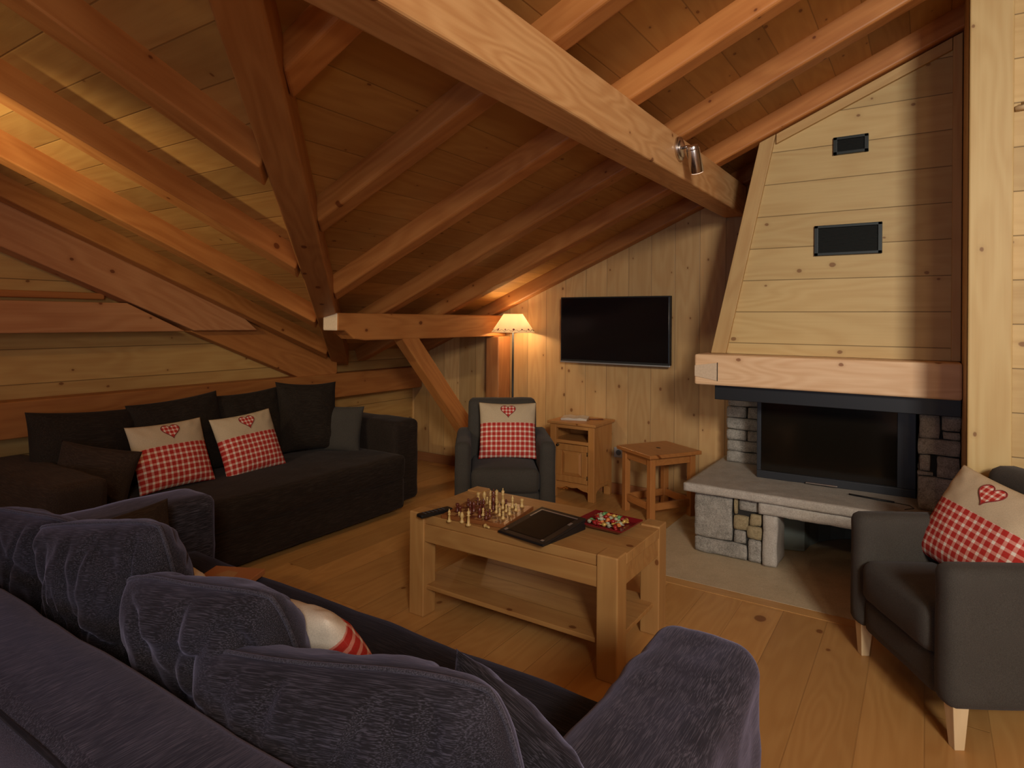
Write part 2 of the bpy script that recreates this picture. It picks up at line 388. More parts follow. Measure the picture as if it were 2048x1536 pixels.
def cushion_fn(w, h, t, pinch=.06, wr=.006, seed=0, sag=0, fr=7, corner=0, pleats=0, folds=0):
    def f(u, v, side):
        e = max(0, 1-abs(u)**2.6)*max(0, 1-abs(v)**2.6)
        z = side*t/2*(e**.55)
        x = u*w/2*(1-pinch*(1-v*v)*abs(u)**3)
        y = v*h/2*(1-pinch*(1-u*u)*abs(v)**3)
        if corner: k_ = 1-corner*(u*u*v*v)**1.5; x *= k_; y *= k_
        p = Vector((x, y, z))
        k = noise.noise(Vector((x*fr+seed, y*fr, side*3+seed*.3)))*wr + noise.noise(Vector((x*fr*2.7+seed, y*fr*2.7, side*5)))*wr*.45
        # creases running in from the corners
        ang = math.atan2(abs(v), abs(u)); rad = math.hypot(u, v)
        k += wr*(.9 if not folds else .25)*math.sin(ang*22+seed)*max(0, rad-.75)*(e**.4)*2
        if folds:
            e2 = min(1, e*2.2); q = noise.noise(Vector((x*5+seed*2, y*3.2+x*2, side*2.0+seed))); k -= e2*folds*max(0, 1-abs(q)*9)
            q = noise.noise(Vector((x*3-y*5+seed*3, y*2.5, side*2.0+seed*2))); k -= e2*folds*.8*max(0, 1-abs(q)*7)
        if pleats: k += pleats*math.sin(x*150+3*noise.noise(Vector((x*4, y*4, seed))))*max(0, 1-abs(u-.35)*2.2)*max(0, 1-abs(v-.05)*1.4)
        p.z += side*k*min(1, e*6)+noise.noise(Vector((x*2.5+seed, y*2.5, 7)))*wr*1.6
        p.y -= sag*(1-u*u)*max(0, v)
        return p
    return f
def cushion(name, w, h, t, mat, parent=None, nu=34, piping=None, pipr=.005, heart=False, **kw):
    pip_m = M['piping']
    f = cushion_fn(w, h, t, **kw); bm = bmesh.new()
    def g(i):
        s = i/nu*2-1; return math.sin(s*PI/2)*.45+s*.55
    G = {}
    for side in (1, -1):
        for i in range(nu+1):
            for j in range(nu+1):
                edge = i in (0, nu) or j in (0, nu)
                if edge and side == -1: G[(i, j, -1)] = G[(i, j, 1)]; continue
                G[(i, j, side)] = bm.verts.new(f(g(i), g(j), side))
        for i in range(nu):
            for j in range(nu):
                q = [G[(i, j, side)], G[(i+1, j, side)], G[(i+1, j+1, side)], G[(i, j+1, side)]]
                if side == -1: q.reverse()
                bm.faces.new(q)
    o = mesh(name, bm, mat, parent, True)
    if piping:
        pts = [(g(i), -1) for i in range(nu)]+[(1, g(i)) for i in range(nu)]+[(g(nu-i), 1) for i in range(nu)]+[(-1, g(nu-i)) for i in range(nu+1)]
        b2 = bmesh.new(); tube(b2, [f(u, v, 1) for u, v in pts], pipr, 6)
        mesh('piping', b2, pip_m, o, True)
    if heart:
        def outline(k, a):
            X = 16*math.sin(a)**3/17; Y = (13*math.cos(a)-5*math.cos(2*a)-2*math.cos(3*a)-math.cos(4*a))/17
            return k*X, k*Y+.1*k
        def ring(k, lift):
            out = []
            for i in range(40):
                X, Y = outline(k, 2*PI*i/40); u, v = X*.055/(w/2), (Y*.055+h*.325)/(h/2)
                p = f(u, v, 1); p.z += lift; out.append(p)
            return out
        b3 = bmesh.new(); rs = [[b3.verts.new(p) for p in ring(k, .0035)] for k in (.95, .7, .45, .2)]
        for A, B in zip(rs, rs[1:]):
            for i in range(40): b3.faces.new((A[i], B[i], B[(i+1) % 40], A[(i+1) % 40]))
        b3.faces.new(rs[-1])
        bmesh.ops.recalc_face_normals(b3, faces=b3.faces)
        hp = mesh('heart_patch', b3, M['heart'], o, True)
        hp['label'] = 'red checked heart patch'
        b4 = bmesh.new(); R = ring(1.0, .0035); tube(b4, R+[R[0]], .0022, 6)
        mesh('heart_stitching', b4, M['heart_edge'], o, True)
    return o
def orient(o, c, u, v):
    u = Vector(u).normalized(); v = Vector(v); v = (v-u*u.dot(v)).normalized(); n = u.cross(v)
    o.matrix_world = Matrix(((u.x, v.x, n.x, c[0]), (u.y, v.y, n.y, c[1]), (u.z, v.z, n.z, c[2]), (0, 0, 0, 1)))
    return o
def copy_tree(o, parent=None):
    c = o.copy(); COL.objects.link(c); c.parent = parent
    for ch in [k for k in COL.objects if k.parent == o]: copy_tree(ch, c)
    return c

# ------------------------------------------------------------------ the room
def zP1(x): return 2.836+SL*x            # underside of right-slope rafters
def zP2(y): return 2.56-SL*y             # underside of left-slope rafters
RD_ = .12                                # rafter depth (vertical)
XR, RX = 3.3, 1.2
def rx_top(x): return zP1(x)+RD_ if x < RX else zP1(RX)+RD_-SL*(x-RX)
bm = bmesh.new(); bbox(bm, -4.4, 3.4, -3.3, 4.8, -.05, 0); tag(mesh('floor', bm, M['floor']), kind='structure')
def plate3(name, pts, mat, kind='structure', up=.05):
    bm = bmesh.new(); prism(bm, pts, (0, 0, up)); return tag(mesh(name, bm, mat), kind=kind)
q0 = -.525
yv = q0-RX
plate3('ceiling', [(-4.4, q0+4.4, zP1(-4.4)+RD_), (RX, yv, zP1(RX)+RD_), (RX, 4.8, zP1(RX)+RD_), (-4.4, 4.8, zP1(-4.4)+RD_)], M['deck_x'])
d2 = zP1(-4.4)+RD_-(zP2(q0+4.4)+RD_)
plate3('ceiling', [(-4.4, q0+4.4, zP2(q0+4.4)+RD_), (-4.4, -3.3, zP2(-3.3)+RD_), (3.4, -3.3, zP2(-3.3)+RD_), (3.4, yv+2.2, zP2(yv+2.2)+RD_), (RX, yv, zP2(yv)+RD_)], M['deck_y'])
plate3('ceiling', [(RX, yv, zP1(RX)+RD_), (3.4, yv+2.2, rx_top(3.4)), (3.4, 4.8, rx_top(3.4)), (RX, 4.8, zP1(RX)+RD_)], M['deck_x'])
def wallp(name, pts, d, mat):
    bm = bmesh.new(); prism(bm, pts, d); return tag(mesh(name, bm, mat), kind='structure')
wallp('wall_back', [(-4.4, 4.7, -.05), (.25, 4.7, -.05), (.25, 4.7, rx_top(.25)+.03), (-4.4, 4.7, rx_top(-4.4)+.03)], (0, .1, 0), M['wall_tv'])
wallp('wall_left', [(-4.3, -3.3, -.05), (-4.3, 4.8, -.05), (-4.3, 4.8, rx_top(-4.3)+.03), (-4.3, 3.78, rx_top(-4.3)+.03), (-4.3, -3.3, zP2(-3.3)+RD_+.03)], (-.1, 0, 0), M['wall_l'])
wallp('wall_side', [(.15, 3.36, -.05), (.15, 4.8, -.05), (.15, 4.8, rx_top(.15)+.03), (.15, 3.36, rx_top(.15)+.03)], (.1, 0, 0), M['wall_tv'])
wallp('wall_right', [(.15, 3.36, -.05), (3.4, 3.36, -.05), (3.4, 3.36, rx_top(3.4)+.03), (RX, 3.36, rx_top(RX)+.03), (.15, 3.36, rx_top(.15)+.03)], (0, .1, 0), M['wall_r'])
wallp('wall_east', [(3.3, -3.3, -.05), (3.3, 3.46, -.05), (3.3, 3.46, rx_top(3.3)+.03), (3.3, .4, rx_top(3.3)+.03), (3.3, -3.3, zP2(-3.3)+RD_)], (.1, 0, 0), M['wall_l'])
# rear wall around the two windows (behind the camera)
ZT = zP2(-3.2)+RD_+.05
bm = bmesh.new()
for (a, b_, c, d) in ((-4.4, -1.7, -.05, ZT), (-1.7, -.3, -.05, .7), (-1.7, -.3, 2.1, ZT), (-.3, 1.85, -.05, ZT), (1.85, 3.15, 2.4, ZT), (1.85, 3.15, -.05, .25), (3.15, 3.4, -.05, ZT)):
    bbox(bm, a, b_, -3.3, -3.2, c, d)
tag(mesh('wall_front', bm, M['wall_r']), kind='structure')
def window(name, x0, x1, z0, z1):
    bm = bmesh.new()
    for (a, b_, c, d) in ((x0, x1, z0, z0+.06), (x0, x1, z1-.06, z1), (x0, x0+.06, z0, z1), (x1-.06, x1, z0, z1), ((x0+x1)/2-.03, (x0+x1)/2+.03, z0, z1)):
        bbox(bm, a, b_, -3.28, -3.2, c, d)
    tag(mesh(name, bm, M['post_pale'], bevel=.003), kind='structure')
window('window_1', 1.85, 3.15, .25, 2.4); window('window_2', -1.7, -.3, .7, 2.1)
# hearth paving set into the floor, with its oak edging
bm = bmesh.new()
xs = [-1.45, -1.05, -.55, -.05, .15]; ys = [3.34, 3.79, 4.7]
for i in range(len(xs)-1):
    for j in range(2): bbox(bm, xs[i]+.0003, xs[i+1]-.0003, ys[j]+.0003, ys[j+1]-.0003, 0, .003)
tag(mesh('floor_paving', bm, M['paving']), kind='structure')
tag(box('trim_1', -1.5, .6, 3.262, 3.338, 0, .002, M['floor_edge'], bevel=0), kind='structure')
tag(box('trim_2', -1.51, -1.452, 3.338, 4.68, 0, .002, M['floor_edge'], bevel=0), kind='structure')
o = box('baseboard_back', -4.285, -1.46, 4.682, 4.699, 0, .085, M['base_board']); tag(o, kind='structure')
o = box('baseboard_left', -4.299, -4.284, -3.1, 4.68, 0, .085, M['floor_edge']); tag(o, kind='structure')
# vertical pale corner board of the right-hand wall
tag(box('trim_3', .147, .298, 3.325, 3.358, 0, rx_top(.15)-.02, M['post_pale'], bevel=.006), kind='structure')

# ------------------------------------------------------------------ roof timbers
def timber(name, p0, p1, w, h, mat, label, cat, group=None, up=(0, 0, 1), bevel=.008, parent=None, cut=0):
    """beam whose local X runs p0->p1; p0/p1 = middle of the TOP face... local z up; returns one mesh object."""
    p0, p1 = Vector(p0), Vector(p1); L = (p1-p0).length
    bm = bmesh.new(); vs = bbox(bm, 0, L, -w/2, w/2, -h, 0)
    for i in (0, 3, 4, 7): vs[i].co.x += cut*vs[i].co.y
    o = mesh(name, bm, mat, parent, bevel=bevel, seg=3)
    u = (p1-p0).normalized(); v = Vector(up).cross(u).normalized(); n = u.cross(v)
    o.matrix_world = Matrix(((u.x, v.x, n.x, p0.x), (u.y, v.y, n.y, p0.y), (u.z, v.z, n.z, p0.z), (0, 0, 0, 1)))
    return tag(o, label, cat, group)
CS = math.cos(math.atan(SL)); dperp = (RD_+.012)*CS
P1R = [(.51, None), (1.19, 'right-slope rafter hitting the upper end of the leaning valley beam, highest of those beside it'),
       (1.89, 'orange rafter that meets the valley beam below the highest one, under the knotty board bay'),
       (2.57, 'cracked orange rafter meeting the valley beam lowest, just above the pale purlin end'),
       (3.24, 'orange rafter over the middle of the short purlin, crossing the beam above the spotlight'),
       (3.91, 'orange rafter along the top edge of the boarded chimney hood'),
       (4.595, 'orange rafter tight against the television wall, glowing above the lamp')]
for yc, lab in P1R:
    if lab is None: continue
    y = yc+.055; x0 = max(-4.29, -.47-y); x1 = 1.19
    timber('roof_rafter', (x0, y, zP1(x0)+RD_+.012), (x1, y, zP1(x1)+RD_+.012), .105, dperp, M['rafter'], lab, 'rafter', 'rafters of the right roof slope', bevel=.014, cut=-1 if x0 > -4 else 0)
P2R = [(-1.44, 'stub of rafter left of the valley beam at the top edge of the ceiling'),
       (-2.11, 'weathered rafter with bark marks running from the top left corner to the valley beam'),
       (-2.80, 'brown left-slope rafter between the dark bay and the brightly lit board bay'),
       (-3.47, 'golden lit left-slope rafter below the bright board bay'),
       (-4.08, 'lowest brown left-slope rafter just above the pinkish truss timber')]
for xc, lab in P2R:
    y1 = -.60-xc
    timber('roof_rafter', (xc, y1, zP2(y1)+RD_+.012), (xc, -3.15, zP2(-3.15)+RD_+.012), .105, dperp, M['rafter'], lab, 'rafter', 'rafters of the left roof slope', bevel=.008, cut=1)
# valley beam on the diagonal
def vpt(x, c): y = q0-x; return (x, y, c+SL*(x-y)/2)
zc = 2.70+.16
bm = bmesh.new()
a, b_ = Vector(vpt(-4.28, zc)), Vector(vpt(.9, zc))
o = timber('valley_beam', a, b_, .135, .15, M['rafter'], 'reddish valley beam rising diagonally where the two roof slopes meet', 'beam', bevel=.01)
# big beam
o = timber('roof_beam', (-1.16, -3.15, 2.365), (-1.16, 4.66, 2.365), .16, .215, M['beam'], 'big pale honey-coloured ceiling beam crossing the picture diagonally, carrying the spotlight', 'beam', bevel=.012)
# wall plate along left wall
o = timber('wall_plate', (-4.235, -3.15, .93), (-4.235, 4.695, .93), .13, .205, M['plate'], 'long orange timber plate along the left wall behind the sofa cushions', 'beam', bevel=.008)
# truss on the left wall: rafter with toe cut + tie
def yz_prism(name, pts, x0, x1, mat, label=None, cat=None, parent=None):
    """prism in the YZ plane, local X along the first edge so the grain follows it"""
    p = [Vector((x1, y, z)) for y, z in pts]
    u = (p[1]-p[0]).normalized(); v = Vector((1, 0, 0)); n = u.cross(v)
    if n.z < 0: n = -n; v = n.cross(u)
    bm = bmesh.new(); o0 = p[0]
    loc = [((q-o0).dot(u), (q-o0).dot(v), (q-o0).dot(n)) for q in p]
    d = Vector((x0-x1, 0, 0)); dl = (d.dot(u), d.dot(v), d.dot(n))
    prism(bm, loc, dl); o = mesh(name, bm, mat, parent, bevel=.006)
    o.matrix_world = Matrix(((u.x, v.x, n.x, o0.x), (u.y, v.y, n.y, o0.y), (u.z, v.z, n.z, o0.z), (0, 0, 0, 1)))
    return tag(o, label, cat) if label else o
def zt(y): return 1.988-.433*(y-1.288)
yz_prism('truss_rafter', [(-3.15, zt(-3.15)-.215), (2.36, zt(2.36)-.215), (2.84, 1.306), (2.70, 1.306+.12), (-3.15, zt(-3.15)+.06)], -4.285, -4.14, M['truss'], 'wide pinkish sloping truss timber on the left wall, ending in a pointed toe', 'truss timber')
yz_prism('tie_beam', [(-3.15, 1.305), (2.30, 1.305), (1.93, 1.485), (-3.15, 1.48)], -4.285, -4.141, M['truss'], 'horizontal pinkish tie beam with cracks on the left wall under the sloping timber', 'beam')
yz_prism('wall_rafter', [(2.365, 1.300), (3.46, .815+.02), (3.64, .935), (3.64, 1.04), (2.60, 1.46), (2.365, 1.40)], -4.285, -4.19, M['plate'], 'short dark red-brown timber sloping from the truss toe down to the wall plate', 'rafter')
timber('wall_rail', (-4.275, -3.1, 1.545), (-4.275, 1.85, 1.545), .05, .04, M['plate'], 'thin dark rail on the left wall above the tie beam', 'rail')
# purlin on its post and brace near the television wall
pu = empty('short_purlin', (-3.24, 3.8, 1.25), 0, 'short horizontal timber with pale cut end, running to the television wall beside the lamp', 'beam')
bm = bmesh.new()
pts = [(2.75, 1.435), (4.695, 1.435), (4.695, 1.25), (3.0, 1.25), (2.90, 1.262), (2.82, 1.318), (2.75, 1.318)]
loc = [(y-3.8, 0, z-1.25) for y, z in pts]
bmp = bmesh.new(); prism(bmp, [(a, -.07, c) for a, _, c in loc], (0, .14, 0))
for f in bmp.faces:
    f.material_index = 1 if abs(f.normal.x) > .95 and f.calc_center_median().x < 0 else 0
b_o = mesh('timber', bmp, [M['rafter'], M['endgrain']], pu, bevel=.01); b_o.rotation_euler = (0, 0, PI/2)
po = empty('support_post', (-3.19, 4.6, 0), 0, 'upright timber post behind the lit floor lamp, under the short purlin', 'post')
box('timber', -.07, .07, -.09, .094, 0, 1.249, M['post'], po, .01)
br = timber('diagonal_brace', (-3.225, 3.43, 1.374), (-3.225, 4.49, .25), .1, .135, M['rafter'], 'slanting timber brace between the short purlin and the wall, behind the far armchair', 'brace')

# ------------------------------------------------------------------ chimney, hearth, fire
hood = empty('chimney_hood', (-.45, 4.3, 1.2), 0, 'tapering chimney hood clad in yellow pine boards with two black vents', 'chimney hood')
def ztop(x): return zP1(x)-.006
HX, HY, HZ = -.45, 4.3, 1.2
def L(p): return (p[0]-HX, p[1]-HY, p[2]-HZ)
bm = bmesh.new()
zl = 2.475
A = [(-1.115, 3.97, 1.2), (.148, 3.97, 1.2), (.148, 3.97, ztop(.148)), (-.835, 3.97, ztop(-.835))]
prism(bm, [L(p) for p in A], (0, .722, 0))
hb = mesh('board_cladding', bm, M['hood'], hood)
def fill_strip(name, pts, y0, y1, mat, parent):
    p0, p1 = Vector(pts[0]), Vector(pts[1]); u = (p1-p0).normalized()
    u = Vector((u.x, 0, u.z)); v = Vector((0, 1, 0)); n = u.cross(v)
    o0 = Vector((p0.x, y0, p0.z)); bm = bmesh.new()
    prism(bm, [((Vector((q[0], y0, q[2]))-o0).dot(u), 0, (Vector((q[0], y0, q[2]))-o0).dot(n)) for q in pts], (0, y1-y0, 0))
    o = mesh(name, bm, mat, parent, bevel=.003)
    o.matrix_world = Matrix(((u.x, v.x, n.x, o0.x), (u.y, v.y, n.y, o0.y), (u.z, v.z, n.z, o0.z), (0, 0, 0, 1)))
    o.matrix_parent_inverse = Matrix.Translation((HX, HY, HZ)).inverted()
    return o
fill_strip('corner_board', [(-1.122, 0, 1.2), (-.842, 0, 2.468), (-.752, 0, 2.506), (-1.032, 0, 1.2)], 3.945, 3.972, M['hood_trim'], hood)
fill_strip('corner_board', [(.105, 0, 1.2), (.105, 0, 2.872), (.146, 0, 2.888), (.146, 0, 1.2)], 3.945, 3.972, M['hood_trim'], hood)
fill_strip('cornice_board', [(-.748, 0, 2.45), (.103, 0, ztop(.103)-.065), (.103, 0, ztop(.103)-.003), (-.748, 0, ztop(-.748)-.003)], 3.945, 3.972, M['hood_trim'], hood)
def vent(x0, x1, z0, z1, lab):
    v = bmesh.new()
    for (a, b_, c, d) in ((x0, x1, z0, z0+.016), (x0, x1, z1-.016, z1), (x0, x0+.02, z0, z1), (x1-.02, x1, z0, z1)): bbox(v, *[q for q in (a-HX, b_-HX)], 3.952-HY, 3.972-HY, c-HZ, d-HZ)
    o = mesh('vent_frame', v, M['vent_frame'], hood, bevel=.002)
    g = bmesh.new(); bbox(g, x0+.01-HX, x1-.01-HX, 3.964-HY, 3.9695-HY, z0+.01-HZ, z1-.01-HZ)
    k = int((z1-z0-.03)/.008)
    for i in range(k):
        z = z0+.017+i*.008; bbox(g, x0+.02-HX, x1-.02-HX, 3.960-HY, 3.966-HY, z-HZ, z+.004-HZ)
    gr = mesh('vent_grille', g, M['vent'], o)
    return o
vent(-.541, -.205, 1.776, 1.947, ''); vent(-.447, -.273, 2.341, 2.439, '')
mt = empty('mantel_beam', (-.5, 4.2, 1.015), 0, 'thick pale pine mantel beam with dark knots above the fireplace', 'mantel')
bm = bmesh.new(); bbox(bm, -1.175+.5, .148+.5, 3.785-4.2, 4.695-4.2, 0, .183)
mesh('timber', bm, M['mantel'], mt, bevel=.012, seg=3)
bm = bmesh.new(); prism(bm, [(-.672, -.42, .05), (-.54, -.42, .028), (-.54, -.42, .135), (-.672, -.42, .115)], (0, .01, 0))
o = mesh('dovetail_key', bm, M['endgrain'], mt, bevel=.002)
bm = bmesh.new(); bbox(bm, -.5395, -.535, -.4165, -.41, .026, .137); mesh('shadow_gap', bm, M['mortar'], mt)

fp = empty('fireplace', (-.5, 4.2, 0), 0, 'grey granite fireplace with wide hearth slab and black glass-fronted firebox', 'fireplace')
FX, FY = .5, -4.2
def fbox(name, x0, x1, y0, y1, z0, z1, mat, bevel=.003, parent=None):
    return box(name, x0+FX, x1+FX, y0+FY, y1+FY, z0, z1, mat, parent or fp, bevel)
def rock(bm, x0, x1, y0, y1, z0, z1, rnd=.006, amp=.004, tone=0, mi=0, seed=0):
    b = softbm(x1-x0, y1-y0, z1-z0, rnd, amp=amp, freq=14, seed=seed, step=.025)
    me = bpy.data.meshes.new('tmp'); 
    bmesh.ops.translate(b, verts=b.verts, vec=((x0+x1)/2+FX, (y0+y1)/2+FY, (z0+z1)/2))
    for f in b.faces: f.material_index = mi; f.smooth = True
    b.to_mesh(me); b.free()
    n0 = len(bm.faces); bm.from_mesh(me); bpy.data.meshes.remove(me)
bm = bmesh.new()
b0 = softbm(1.37, .96, .05, .006, amp=.003, freq=12, step=.03)
o = mesh('hearth_slab', b0, M['slab'], fp, True); o.location = (-.537+FX, 4.215+FY, .397)
# front lintel stone, pier and stones below
bm = bmesh.new(); rock(bm, -.795, .148, 3.755, 3.95, .302, .370, seed=3); mesh('stone_lintel', bm, M['slab'], fp)
bm = bmesh.new(); rock(bm, -.775, -.695, 3.77, 4.0, .007, .300, .01, .004, seed=5); mesh('pier_stone', bm, M['slab'], fp)
bm = bmesh.new()
st = [(-1.17, -.945, .10, .368, 0), (-1.17, -.862, .007, .098, 0), (-.94, -.915, .265, .368, 1), (-.912, -.80, .292, .368, 0),
      (-.94, -.855, .180, .262, 1), (-.852, -.782, .215, .288, 1), (-.94, -.868, .102, .176, 0), (-.865, -.782, .140, .212, 1), (-.858, -.782, .007, .137, 0)]
for i, (a, b_, c, d, mi) in enumerate(st): rock(bm, a+.002, b_-.002, 3.79-random.uniform(0, .008), 3.95, c+.002, d-.002, .008, .007, mi=mi, seed=i*3.3)
for i in range(4):
    y = 3.95+i*.185; rock(bm, -1.168, -.9, y+.003, y+.182, .01, .18, .01, .006, seed=i+40); rock(bm, -1.168, -.9, y+.003, y+.182, .184, .368, .01, .006, mi=0, seed=i+50)
mesh('stone_base', bm, [M['stone'], M['stone_ochre']], fp)
fbox('joint_core', -1.155, -.79, 3.81, 4.68, .008, .366, M['mortar'], 0)
# log niche under the slab
bm = bmesh.new()
arc = []
for i in range(13):
    a = PI*i/12; arc.append((-.25+.36*-math.cos(a)*1.0, 4.15+.45*math.sin(a)))
outer = [(.145, 4.15), (.145, 4.67), (-.775, 4.67), (-.775, 4.0), (-.70, 4.0)]
pts = [(x+FX, y+FY, .008) for x, y in arc+outer[:3]+[(-.775, 4.1)]]
prism(bm, pts, (0, 0, .30)); mesh('log_niche', bm, M['niche'], fp)
# upper stone piers
bm = bmesh.new()
hs = [.422, .50, .575, .65, .73, .81, .90, 1.01]
for i in range(7):
    a, b_ = hs[i], hs[i+1]
    if i in (2, 4): rock(bm, -1.16, -1.03, 4.47, 4.68, a+.002, b_-.002, .008, .006, seed=i); rock(bm, -1.02, -.90, 4.465, 4.68, a+.002, b_-.002, .008, .006, seed=i+9)
    elif i == 6: rock(bm, -1.16, -1.0, 4.47, 4.68, a+.002, b_-.002, .008, .006, seed=i); rock(bm, -.995, -.90, 4.47, 4.68, a+.002, b_-.002, .008, .006, seed=i+9)
    else: rock(bm, -1.16+.005*(i % 3), -.90, 4.47-.004*(i % 2), 4.68, a+.002, b_-.002, .008, .006, seed=i)
mesh('stone_pier', bm, [M['stone']], fp)
bm = bmesh.new()
rs = [(-.035, .146, .422, .600), (-.035, .035, .603, .625), (-.03, .022, .628, .712), (.045, .146, .603, .712), (-.035, .146, .716, .795), (-.03, .06, .799, .925), (.07, .146, .80, .84), (.065, .146, .845, .925)]
for i, (a, b_, c, d) in enumerate(rs): rock(bm, a+.001, b_-.001, 3.90-random.uniform(0, .01), 4.3, c, d, .008, .007, seed=i*2.1+80)
mesh('stone_pier', bm, [M['stone']], fp)
fbox('joint_core', -.03, .145, 3.93, 4.6, .425, 1.01, M['mortar'], 0)
# steel lintel and firebox
fbox('steel_lintel', -1.07, .147, 3.85, 4.6, .925, 1.013, M['steel'], .003)
fbox('firebox_body', -.875, -.06, 4.16, 4.6, .421, .924, M['steel'], .004)
bm = bmesh.new()
for (a, b_, c, d) in ((-.886, -.045, .421, .468), (-.886, -.045, .895, .924), (-.886, -.862, .468, .895), (-.135, -.045, .468, .895)):
    bbox(bm, a+FX, b_+FX, 4.135+FY, 4.16+FY, c, d)
door = mesh('firebox_door', bm, M['steel_frame'], fp, bevel=.003)
fbox('glass_pane', -.865, -.13, 4.148, 4.156, .465, .90, M['fireglass'], 0, door)
fbox('door_handle', -.60, -.43, 4.10, 4.134, .432, .440, M['chrome'], .002, door)
poker = empty('fire_poker', (-.26, 3.98, .4225), 0, 'thin black iron poker lying on the hearth slab before the firebox', 'fire poker')
bm = bmesh.new(); tube(bm, [(-.10, .02, .006), (0, 0, .006), (.12, -.02, .006)], .005, 8); mesh('rod', bm, M['steel'], poker, True)
bm = bmesh.new(); tube(bm, [(.12, -.02, .004), (.19, -.03, .003), (.21, -.08, .003), (.17, -.13, .003)], .0018, 6); mesh('hook', bm, M['steel'], poker, True)

# ------------------------------------------------------------------ television, socket, spotlights, lamp
tv = empty('television', (-2.09, 4.66, 1.32), 0, 'flat black television hanging on the vertical wall boards', 'television')
box('housing', -.472, .472, -.045, -.005, -.265, .268, M['tv_body'], tv, .004)
box('screen', -.462, .462, -.0475, -.0452, -.247, .258, M['tv'], tv, .001)
box('silver_strip', -.472, .472, -.050, -.030, -.275, -.263, M['silver'], tv, .002)
box('wall_bracket', -.12, .12, -.006, .038, -.1, .1, M['blk'], tv, .002)
so = empty('wall_socket', (-2.062, 4.695, .335), 0, 'small pale wall socket between the pine cabinet and the stool', 'wall socket')
box('cover_plate', -.04, .04, -.012, .003, -.04, .04, M['white'], so, .004)
bm = bmesh.new(); cyl(bm, (0, -.0125, 0), (0, -.014, 0), .022, 20); mesh('socket_insert', bm, M['button'], so)
sp = empty('spotlight', (-1.08, 3.185, 2.29), 0, 'brushed nickel spotlight fixed to the side of the big beam', 'spotlight')
bm = bmesh.new(); cyl(bm, (0, 0, 0), (.016, 0, 0), .062, 28); cyl(bm, (.016, 0, 0), (.024, 0, 0), .045, 24); mesh('mounting_plate', bm, M['chrome'], sp, True, bevel=.002)
bm = bmesh.new(); tube(bm, [(.02, 0, 0), (.05, -.004, .004), (.075, -.012, 0), (.085, -.014, -.02)], .008, 10); mesh('arm', bm, M['chrome'], sp, True)
bm = bmesh.new()
a, b_ = Vector((.082, -.03, .0)), Vector((.088, .035, -.125)); d = (b_-a).normalized()
cyl(bm, a, a+d*.02, .028, 24, .034); cyl(bm, a+d*.02, b_, .034, 24)
hd = mesh('lamp_head', bm, M['chrome'], sp, True, bevel=.002)
bm = bmesh.new(); cyl(bm, b_, b_+d*.002, .030, 24); 
M['bulb'] = simple('lit_bulb', (1, .8, .6), .3); M['bulb'].node_tree.nodes['Principled BSDF'].inputs['Emission Color'].default_value = (1, .72, .55, 1)
M['bulb'].node_tree.nodes['Principled BSDF'].inputs['Emission Strength'].default_value = 1.6
mesh('bulb_lens', bm, M['bulb'], hd)
# wall lamp stub at the right edge of the picture
wl = empty('wall_peg', (.318, 3.355, 2.297), 0, 'small wooden peg with metal tip on the right wall near the picture edge', 'peg')
bm = bmesh.new(); cyl(bm, (-.012, 0, 0), (.05, -.02, .004), .012, 14); mesh('wooden_peg', bm, M['legs'], wl, True)
bm = bmesh.new(); cyl(bm, (.004, -.018, .014), (.05, -.03, .016), .006, 12); mesh('metal_tip', bm, M['chrome'], wl, True)

lamp = empty('floor_lamp', (-2.965, 4.5, 0), 0, 'lit floor lamp with cream cone shade and thin black pole in the corner', 'floor lamp')
bm = bmesh.new(); lathe(bm, [(.13, 0), (.13, .012), (.12, .02), (.02, .03), (.011, .05)], 28); mesh('base', bm, M['blk'], lamp, True)
bm = bmesh.new(); lathe(bm, [(.009, .04), (.009, 1.33)], 12); mesh('pole', bm, M['steel'], lamp, True)
ms, nt, b = nodes('cream_shade')
tr = N(nt, 'ShaderNodeBsdfTranslucent'); tr.inputs[0].default_value = (1, .90, .74, 1); df = N(nt, 'ShaderNodeBsdfDiffuse'); df.inputs[0].default_value = (.75, .62, .45, 1)
mx = N(nt, 'ShaderNodeMixShader'); mx.inputs[0].default_value = .45; nt.links.new(df.outputs[0], mx.inputs[1]); nt.links.new(tr.outputs[0], mx.inputs[2])
nt.links.new(mx.outputs[0], nt.nodes['Material Output'].inputs[0])
bm = bmesh.new(); lathe(bm, [(.187, 1.29), (.082, 1.447)], 40, cap=False); lathe(bm, [(.081, 1.4465), (.186, 1.2895)], 40, cap=False)
sh = mesh('lamp_shade', bm, ms, lamp, True)
def shade_pt(a, z, lift=.0015):
    r = .187+(z-1.29)/.157*(.082-.187)+lift; return Vector((r*math.cos(a), r*math.sin(a), z))
a0 = math.radians(-55)
for k in range(-3, 4):
    a = a0+k*.42; z = 1.316
    n = 12; bm = bmesh.new(); c = [bm.verts.new(shade_pt(a+.055*math.cos(t)*(.7 if k % 2 else 1), z+.008*math.sin(t)*(.7 if k % 2 else 1))) for t in [2*PI*i/n for i in range(n)]]
    bm.faces.new(c); mesh('dark_motif', bm, M['heart_edge'], sh)
bm = bmesh.new(); tube(bm, [shade_pt(a0+t*.05, 1.308+.006*math.sin(t*.9)+.004*math.sin(t*2.3), .001) for t in range(-34, 35)], .0012, 5); mesh('garland_line', bm, M['brass'], sh)
pl_ = point('lamp_bulb', (-2.965, 4.5, 1.36), 4.6, (1, .70, .38), .03)

